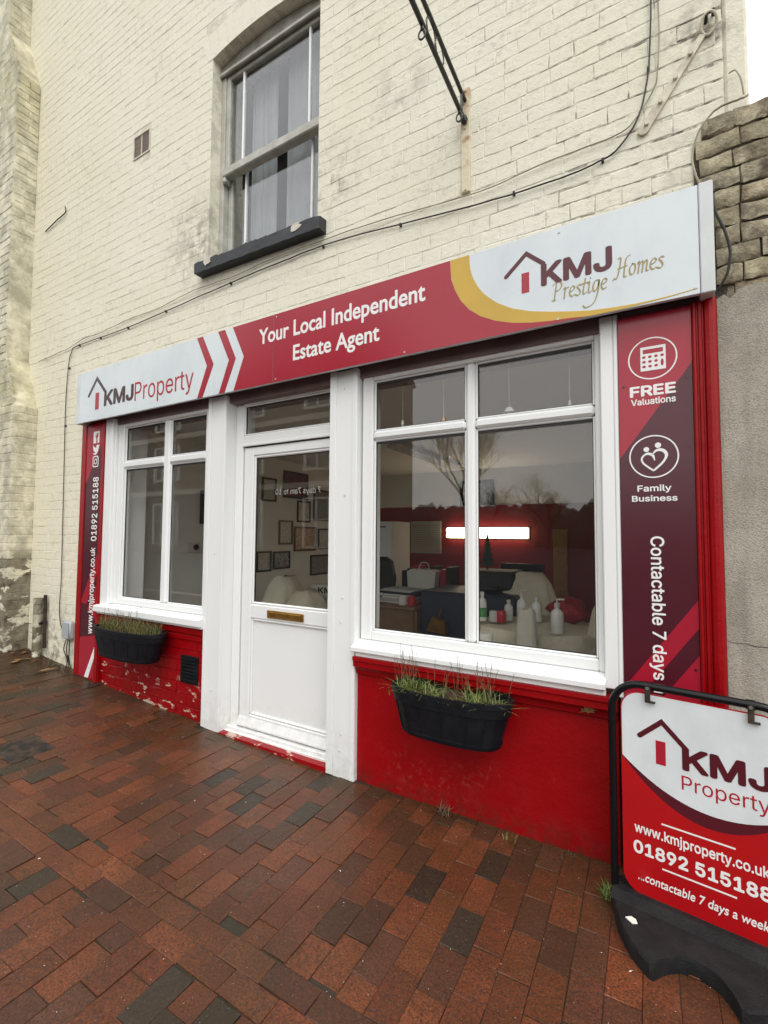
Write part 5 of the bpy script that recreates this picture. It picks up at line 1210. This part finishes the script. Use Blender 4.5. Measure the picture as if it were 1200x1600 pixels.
OC = thing('office_chair', 'black office chair back beside the carrier bag', 'chair', (-2.72, 2.2, FZ))
bk = MB().prism([(-2.86, .70), (-2.62, .70), (-2.60, 1.0), (-2.64, 1.19), (-2.72, 1.24), (-2.80, 1.24), (-2.86, 1.16), (-2.88, .95)], lambda a, b, d: (a, d, b), 2.38, 2.44); obj('backrest', bk, 'matt_black', OC); obj('seat', MB().box(-2.95, -2.55, 1.98, 2.37, .48, .55, .03), 'matt_black', OC); obj('gas_post', MB().tube([(-2.75, 2.18, .12), (-2.75, 2.18, .479)], .025, 8), 'zinc', OC)
for k in range(5): obj('leg', MB().tube([(-2.75, 2.18, .13), (-2.75 + .24 * math.cos(k * 1.257), 2.18 + .24 * math.sin(k * 1.257), FZ + .02)], .018, 6), 'matt_black', OC)
MN = thing('monitor_stack', 'dark equipment stack at middle of large window', 'equipment', (-1.45, 1.9, FZ)); obj('cabinet', MB().box(-1.95, -1.02, 1.72, 2.4, FZ, .96, .02), 'navy', MN); obj('printer', MB().box(-1.57, -1.08, 1.92, 2.36, .981, 1.16, .03), 'matt_black', MN); obj('paper_tray', MB().box(-1.50, -1.20, 1.78, 1.91, 1.00, 1.02, .004), 'matt_black', MN)
XT = thing('christmas_tree', 'tiny grey green artificial tree on top of the dark equipment', 'tree', (-1.42, 2.2, 1.16)); 
xm = MB()
for k in range(6): xm.lathe([(.001, .10 - .02), (.085 - k * .013, 0), (.03, .005)], (-1.42, 2.2, 1.20 + k * .05), 9)
obj('crown', xm, 'tinsel_green', XT, kind='stuff'); obj('trunk', MB().tube([(-1.42, 2.2, 1.16), (-1.42, 2.2, 1.26)], .012, 6), 'bark', XT)
TD = thing('soft_toy', 'small pale soft toy sitting by the tiny tree', 'toy', (-1.56, 2.05, 1.16)); obj('body', MB().lathe([(.004, 0), (.05, .02), (.055, .06), (.035, .10), (.045, .125), (.045, .15), (.02, .175), (.003, .18)], (-1.55, 2.08, 1.161), 12), 'toy_tan', TD, smooth=True)
for s_ in (-1, 1): obj('ear', MB().tube([(-1.55 + s_ * .02, 2.08, 1.32), (-1.55 + s_ * .035, 2.08, 1.37)], [.014, .008], 6), 'toy_tan', TD)
DL = thing('desk_lamp', 'small brass desk lamp hanging against dark desk front', 'lamp', (-1.72, 1.66, .64)); obj('shade', MB().prism([(-1.84, .60), (-1.64, .58), (-1.66, .70), (-1.78, .73)], lambda a, b, d: (a, d, b), 1.62, 1.70), 'brass', DL); obj('stem', MB().tube([(-1.73, 1.66, .73), (-1.72, 1.715, .80)], .008, 6), 'brass', DL)
for k in range(9):
    x_ = -2.62 + k * .072; h_ = .28 + .03 * ((k * 7) % 3)
    tag(obj('box_file', MB().box(x_, x_ + .066, 2.62, 2.88, .789, .789 + h_, .003), ('matt_black', 'navy', 'tin_red', 'matt_black', 'paper_grey')[k % 5], at=(x_, 2.7, .789)), ('black', 'navy', 'dark red', 'black', 'grey')[k % 5] + ' box file on the back desk, number %s from the left in its row' % ('one', 'two', 'three', 'four', 'five', 'six', 'seven', 'eight', 'nine')[k], 'file', 'box files on the back desk')
MO = thing('monitor', 'black computer monitor on the dark back desk beside the equipment', 'monitor', (-1.15, 2.7, .79)); obj('screen', MB().box(-1.42, -.96, 2.68, 2.72, .90, 1.20, .008), 'screen_black', MO); obj('stand', MB().box(-1.22, -1.16, 2.70, 2.73, .80, .899).box(-1.30, -1.08, 2.62, 2.80, .789, .7995, .003), 'matt_black', MO)
for k, (x_, m__, l__) in enumerate(((-2.15, 'paper', 'white mug on the brown desk edge'), (-2.05, 'tin_red', 'red mug on the brown desk edge'))):
    T = thing('mug', l__, 'mug', (x_, 1.74, .8)); obj('cup', MB().lathe([(.036, 0), (.04, .004), (.04, .09), (.036, .09), (.034, .01)], (x_, 1.74, .8005), 14), m__, T, smooth=True); obj('handle', MB().tube(smoothpath([(x_ + .038, 1.74, .87), (x_ + .066, 1.74, .86), (x_ + .066, 1.74, .83), (x_ + .038, 1.74, .82)], 3), .005, 6), m__, T, smooth=True)
# dust sheets
def drape(name, lab, cat, x, y, z0, z1, rx, ry, topx, topy, mat, seed, flare=1.0):
    rs = random.Random(seed); n = 48; m_ = MB(); ph = [rs.uniform(0, 6.28) for _ in range(4)]; L = 12; vv = []
    for i in range(L + 1):
        t = i / L; k = t ** .75
        for j in range(n):
            q = 2 * math.pi * j / n; c, s_ = math.cos(q), math.sin(q); e = 2 / 3.0
            fold = 1 + (.03 + .10 * t) * (math.sin(7 * q + ph[0]) * .6 + math.sin(11 * q + ph[1] + t) * .5 + math.sin(4 * q + ph[2]) * .5)
            a_, b_ = topx + (rx - topx) * k * flare, topy + (ry - topy) * k * flare
            vv.append((x + a_ * fold * math.copysign(abs(c) ** e, c), y + b_ * fold * math.copysign(abs(s_) ** e, s_), z1 - (z1 - z0) * t - (.03 * (abs(c) ** 3) if i == 0 else 0) + (.012 * math.sin(5 * q + ph[3]) if i < 3 else 0)))
    m_.add(vv, [(i * n + j, i * n + (j + 1) % n, (i + 1) * n + (j + 1) % n, (i + 1) * n + j) for i in range(L) for j in range(n)] + [tuple(range(n))[::-1], tuple(range(L * n, (L + 1) * n))])
    return tag(obj(name, m_, mat, smooth=True, at=(x, y, z0), angle=75), lab, cat)
drape('sheeted_chair', 'tall chair under a cream dust sheet in right half of large window', 'chair', -.985, 2.05, FZ, 1.155, .44, .34, .16, .07, 'dust_sheet', 3)
drape('sheeted_table', 'long table under a cream dust sheet in right half of large window', 'table', -.78, 1.42, FZ, .800, .52, .42, .49, .39, 'dust_sheet', 5)
drape('sheeted_stool', 'rounded grey cloth covered chair back in front of sheeted table', 'chair', -.735, .86, .30, 1.005, .10, .09, .055, .035, 'grey_sheet', 7)
drape('sheeted_chair', 'cream sheeted chair at far right edge of large window', 'chair', -.24, 1.35, FZ, 1.03, .24, .28, .10, .08, 'dust_sheet', 9)
drape('sheeted_armchair', 'armchair heaped with cream dust sheet behind the door glass', 'chair', -3.42, 1.42, FZ, 1.05, .34, .40, .10, .10, 'dust_sheet', 11, 1.1)
drape('dust_sheet_heap', 'lower heap of cream dust sheet in front of the sheeted armchair', 'dust sheet', -3.08, 1.38, FZ, .92, .40, .36, .10, .10, 'dust_sheet', 23, 1.1)
# bottles and tins on the sheeted table
def bottle(x, y, h, r, lab, mat='bottle_white', band=None, pump=False):
    T = thing('bottle', lab, 'bottle', (x, y, .806)); obj('body', MB().lathe([(r * .9, 0), (r, .006), (r, h * .62), (r * .85, h * .72), (r * .35, h * .80), (r * .35, h * .86)], (x, y, .806), 16), mat, T, smooth=True)
    obj('cap', MB().lathe([(r * .45, 0), (r * .45, h * .13), (r * .2, h * .14)], (x, y, .806 + h * .862), 12), mat if not pump else 'paper', T, smooth=True)
    if band: obj('label_band', MB().lathe([(r + .0012, 0), (r + .0012, h * .32)], (x, y, .806 + h * .14), 16), band, T, smooth=True)
    if pump: obj('pump', MB().tube([(x, y, .806 + h), (x, y, .83 + h), (x + .05, y - .01, .835 + h)], .007, 6), 'paper', T)
bottle(-1.19, 1.30, .235, .037, 'white cleaning bottle with green label at left of sheeted table', band='label_green')
bottle(-1.005, 1.42, .17, .035, 'clear plastic bottle beside red tin on sheeted table', 'clear_plastic')
bottle(-.905, 1.45, .225, .040, 'white trigger bottle before the sheeted chair', pump=True)
bottle(-.80, 1.50, .20, .042, 'plain white bottle right of the trigger bottle')
bottle(-.575, 1.10, .215, .045, 'tall white pump bottle at right front of sheeted table', pump=True)
tag(obj('tin', MB().lathe([(.034, 0), (.036, .003), (.036, .085), (.033, .09)], (-1.035, 1.31, .806), 16), 'tin_red', smooth=True, at=(-1.035, 1.31, .806)), 'small red tin on the sheeted table', 'tin')
tag(obj('jar', MB().lathe([(.036, 0), (.038, .003), (.038, .08), (.030, .085)], (-1.10, 1.32, .806), 16), 'clear_plastic', smooth=True, at=(-1.10, 1.32, .806)), 'pale glass jar left of the red tin', 'jar')
tag(obj('paper_roll', MB().lathe([(.020, .10), (.020, .002), (.055, 0), (.058, .004), (.058, .098), (.055, .102), (.021, .101)], (-.99, .72, .73), 20), 'paper', smooth=True, at=(-.99, .72, .73)), 'white paper roll at bottom of large window', 'paper roll')
tag(obj('side_shelf', MB().box(-1.3, -.86, .62, .84, .69, .7295, .004), 'desk_wood', at=(-1.1, .7, .69)), 'narrow brown shelf just inside bottom of large window', 'shelf')
rb_ = MB(); rs = random.Random(6); n = 20; vv = []
for i in range(8):
    t = i / 7; r_ = math.sin(math.pi * (t * .93 + .05)) ** .6
    for j in range(n): q = 6.283 * j / n; f_ = 1 + .16 * math.sin(3 * q + i) + .1 * rs.uniform(-1, 1); vv.append((-.575 + .15 * r_ * f_ * math.cos(q), 1.62 + .11 * r_ * f_ * math.sin(q), .805 + .19 * t + .02 * math.sin(2 * q)))
rb_.add(vv, [(i * n + j, i * n + (j + 1) % n, (i + 1) * n + (j + 1) % n, (i + 1) * n + j) for i in range(7) for j in range(n)] + [tuple(range(n))[::-1], tuple(range(7 * n, 8 * n))])
tag(obj('cloth_bag', rb_, 'bag_red', smooth=True, at=(-.575, 1.62, .805), angle=80), 'crumpled red bag at right on the sheeted table', 'bag')
desk(-3.55, -2.72, 1.85, 2.4, .80, 'white topped desk behind the sheeted armchair', 'paper_grey')
NB = thing('name_box', 'white box with dark lettering on desk seen low through door', 'box', (-3.1, 1.86, .80)); obj('box_body', MB().box(-3.42, -2.80, 1.87, 2.0, .8005, .92, .003), 'paper', NB); lettering('KMJ', (-3.32, -3.05, .825, .895), face(1.87), .0001, .001, 'print_dark', NB, bold=.025); lettering('Property', (-3.04, -2.82, .81, .89), face(1.87), .0001, .001, 'print_dark', NB)
lettering('7 days 7am to 10', (-1.97, -2.39, 1.78, 1.835), face(DY + .024), .0001, .0006, 'paper_grey', dr, name='reflected_lettering', bold=.008)  # mirrored text added behind the glass to stand for a reflection
# hanging glass trinkets in the large window
for k, (x_, zz) in enumerate(((-1.34, 2.20), (-1.06, 2.19), (-.665, 2.195), (-.345, 2.19))):
    T = thing('hanging_trinket', ('glass trinket on thread, leftmost in top of large window', 'amber glass trinket on thread left of the mullion', 'clear glass bell on thread right of the mullion', 'bare thread with tiny bead at right of large window')[k], 'ornament', (x_, .16, zz))
    obj('thread', MB().tube([(x_, .16, 2.55), (x_, .16, zz + .02)], .0012, 4), 'paper', T)
    r_ = (.012, .022, .030, .008)[k]; obj('bead', MB().lathe([(.002, .03), (r_ * .6, .025), (r_, 0), (r_ * .5, -.004), (r_ * .8, -.02), (.003, -.022)], (x_, .16, zz), 10), ('clear_plastic', 'brass', 'clear_plastic', 'paper')[k], T, smooth=True)

# ================================================================== ACROSS THE STREET (seen in the glass)
OB = thing('opposite_building', 'brown brick building with white framed windows across the street, reflected in the glass', 'building', (-22, -16, 0))
obj('wall', MB().box(-40, -12.1, -22, -16, -.3, 10.6), 'far_brick', OB)
for zz in (3.9, 7.4): obj('string_course', MB().box(-40, -12.05, -15.999, -15.85, zz, zz + .30), 'far_stone', OB)
for xx in (-34, -26.5, -19.5, -14.2):
    for zz, hh in ((.9, 2.4), (4.9, 2.0), (8.1, 1.6)):
        w_ = obj('window', MB().box(xx - 1.1, xx + 1.1, -16.06, -15.999, zz, zz + hh), 'far_glass', OB)
        fr = MB().box(xx - 1.25, xx - 1.1, -15.9985, -15.88, zz - .1, zz + hh + .1).box(xx + 1.1, xx + 1.25, -15.9985, -15.88, zz - .1, zz + hh + .1).box(xx - 1.099, xx + 1.099, -15.9985, -15.88, zz - .1, zz).box(xx - 1.099, xx + 1.099, -15.9985, -15.88, zz + hh, zz + hh + .1)
        for u in (-.4, .4): fr.box(xx + u - .05, xx + u + .05, -15.9985, -15.92, zz, zz + hh)
        fr.box(xx - 1.09, xx + 1.09, -15.9984, -15.93, zz + hh * .55, zz + hh * .55 + .08); obj('window_frame', fr, 'far_white', w_)
for xx in (-30.2, -17.0):
    obj('gable', MB().prism([(xx - 3.6, 10.6), (xx + 3.6, 10.6), (xx, 14.4)], lambda a, b, d: (a, d, b), -16.4, -15.9), 'far_white', OB)
    for s_ in (-1, 1): obj('bargeboard', MB().prism([(xx + s_ * 4.0, 10.4), (xx + s_ * 3.6, 10.4), (xx, 14.35), (xx, 14.9)], lambda a, b, d: (a, d, b), -15.89, -15.7), 'far_roof', OB)
obj('roof', MB().prism([(-22.3, 10.4), (-15.6, 10.4), (-19, 13.4)], lambda a, b, d: (d, a, b), -40.2, -12.0), 'far_roof', OB)
def tree(x, y, h, seed, lab, spread=.55, depth=7):
    rs = random.Random(seed); T = thing('bare_tree', lab, 'tree', (x, y, 0)); m_ = MB(); tk = MB()
    def grow(p, d, L, r, k):
        q = p + d * L
        (tk if k == 0 else m_).tube([p, p.lerp(q, .5) + Vector((rs.uniform(-1, 1), rs.uniform(-1, 1), 0)) * L * .04, q], [r, r * .88, r * .74], 5 if k < 2 else 3, k < 2)
        if k >= depth: return
        for j in range(3 if k < 5 else 2):
            ax = Vector((rs.uniform(-1, 1), rs.uniform(-1, 1), rs.uniform(-.3, .3))).normalized(); nd_ = (d + ax * spread * rs.uniform(.5, 1.1) + Vector((0, 0, .18))).normalized()
            grow(p.lerp(q, rs.uniform(.6, 1.0) if j else 1.0), nd_, L * rs.uniform(.62, .86), r * .62, k + 1)
    grow(Vector((x, y, -.1)), Vector((0, 0, 1)), h * .20, h * .013, 0)
    obj('trunk', tk, 'bark', T); obj('crown', m_, 'bark', T)
tree(-8.4, -21, 13.0, 3, 'tall bare tree across the street, reflected in left half of large window')
tree(-6.9, -36, 9.6, 9, 'lower bare tree across the street, reflected in right half of large window', .8, 8)
tree(-12.5, -40, 9.5, 14, 'distant bare tree behind the tall one, reflected in the large window', .7)
tree(-1.5, -46, 8.5, 17, 'distant bare tree reflected at right edge of large window', .8)
HG = MB(); rs = random.Random(2); nx, nq = 120, 9; vv = []
for i in range(nx + 1):
    x_ = -45 + 70 * i / nx; hh = 5.2 + 1.0 * mnoise.noise(Vector((x_ * .35, 0, 0))) + .5 * mnoise.noise(Vector((x_ * 1.7, 5, 0)))
    for j in range(nq): q = math.pi * j / (nq - 1); r_ = 1 + .25 * mnoise.noise(Vector((x_ * 1.3, j * 1.7, 2))); vv.append((x_, -52 + 1.6 * r_ * math.cos(q), hh * r_ * math.sin(q) - .1))
HG.add(vv, [(i * nq + j, i * nq + j + 1, (i + 1) * nq + j + 1, (i + 1) * nq + j) for i in range(nx) for j in range(nq - 1)])
tag(obj('hedge', HG, 'tinsel_green', at=(-10, -52, 0)), 'dark uneven hedge far across the street behind the bare trees', 'hedge')
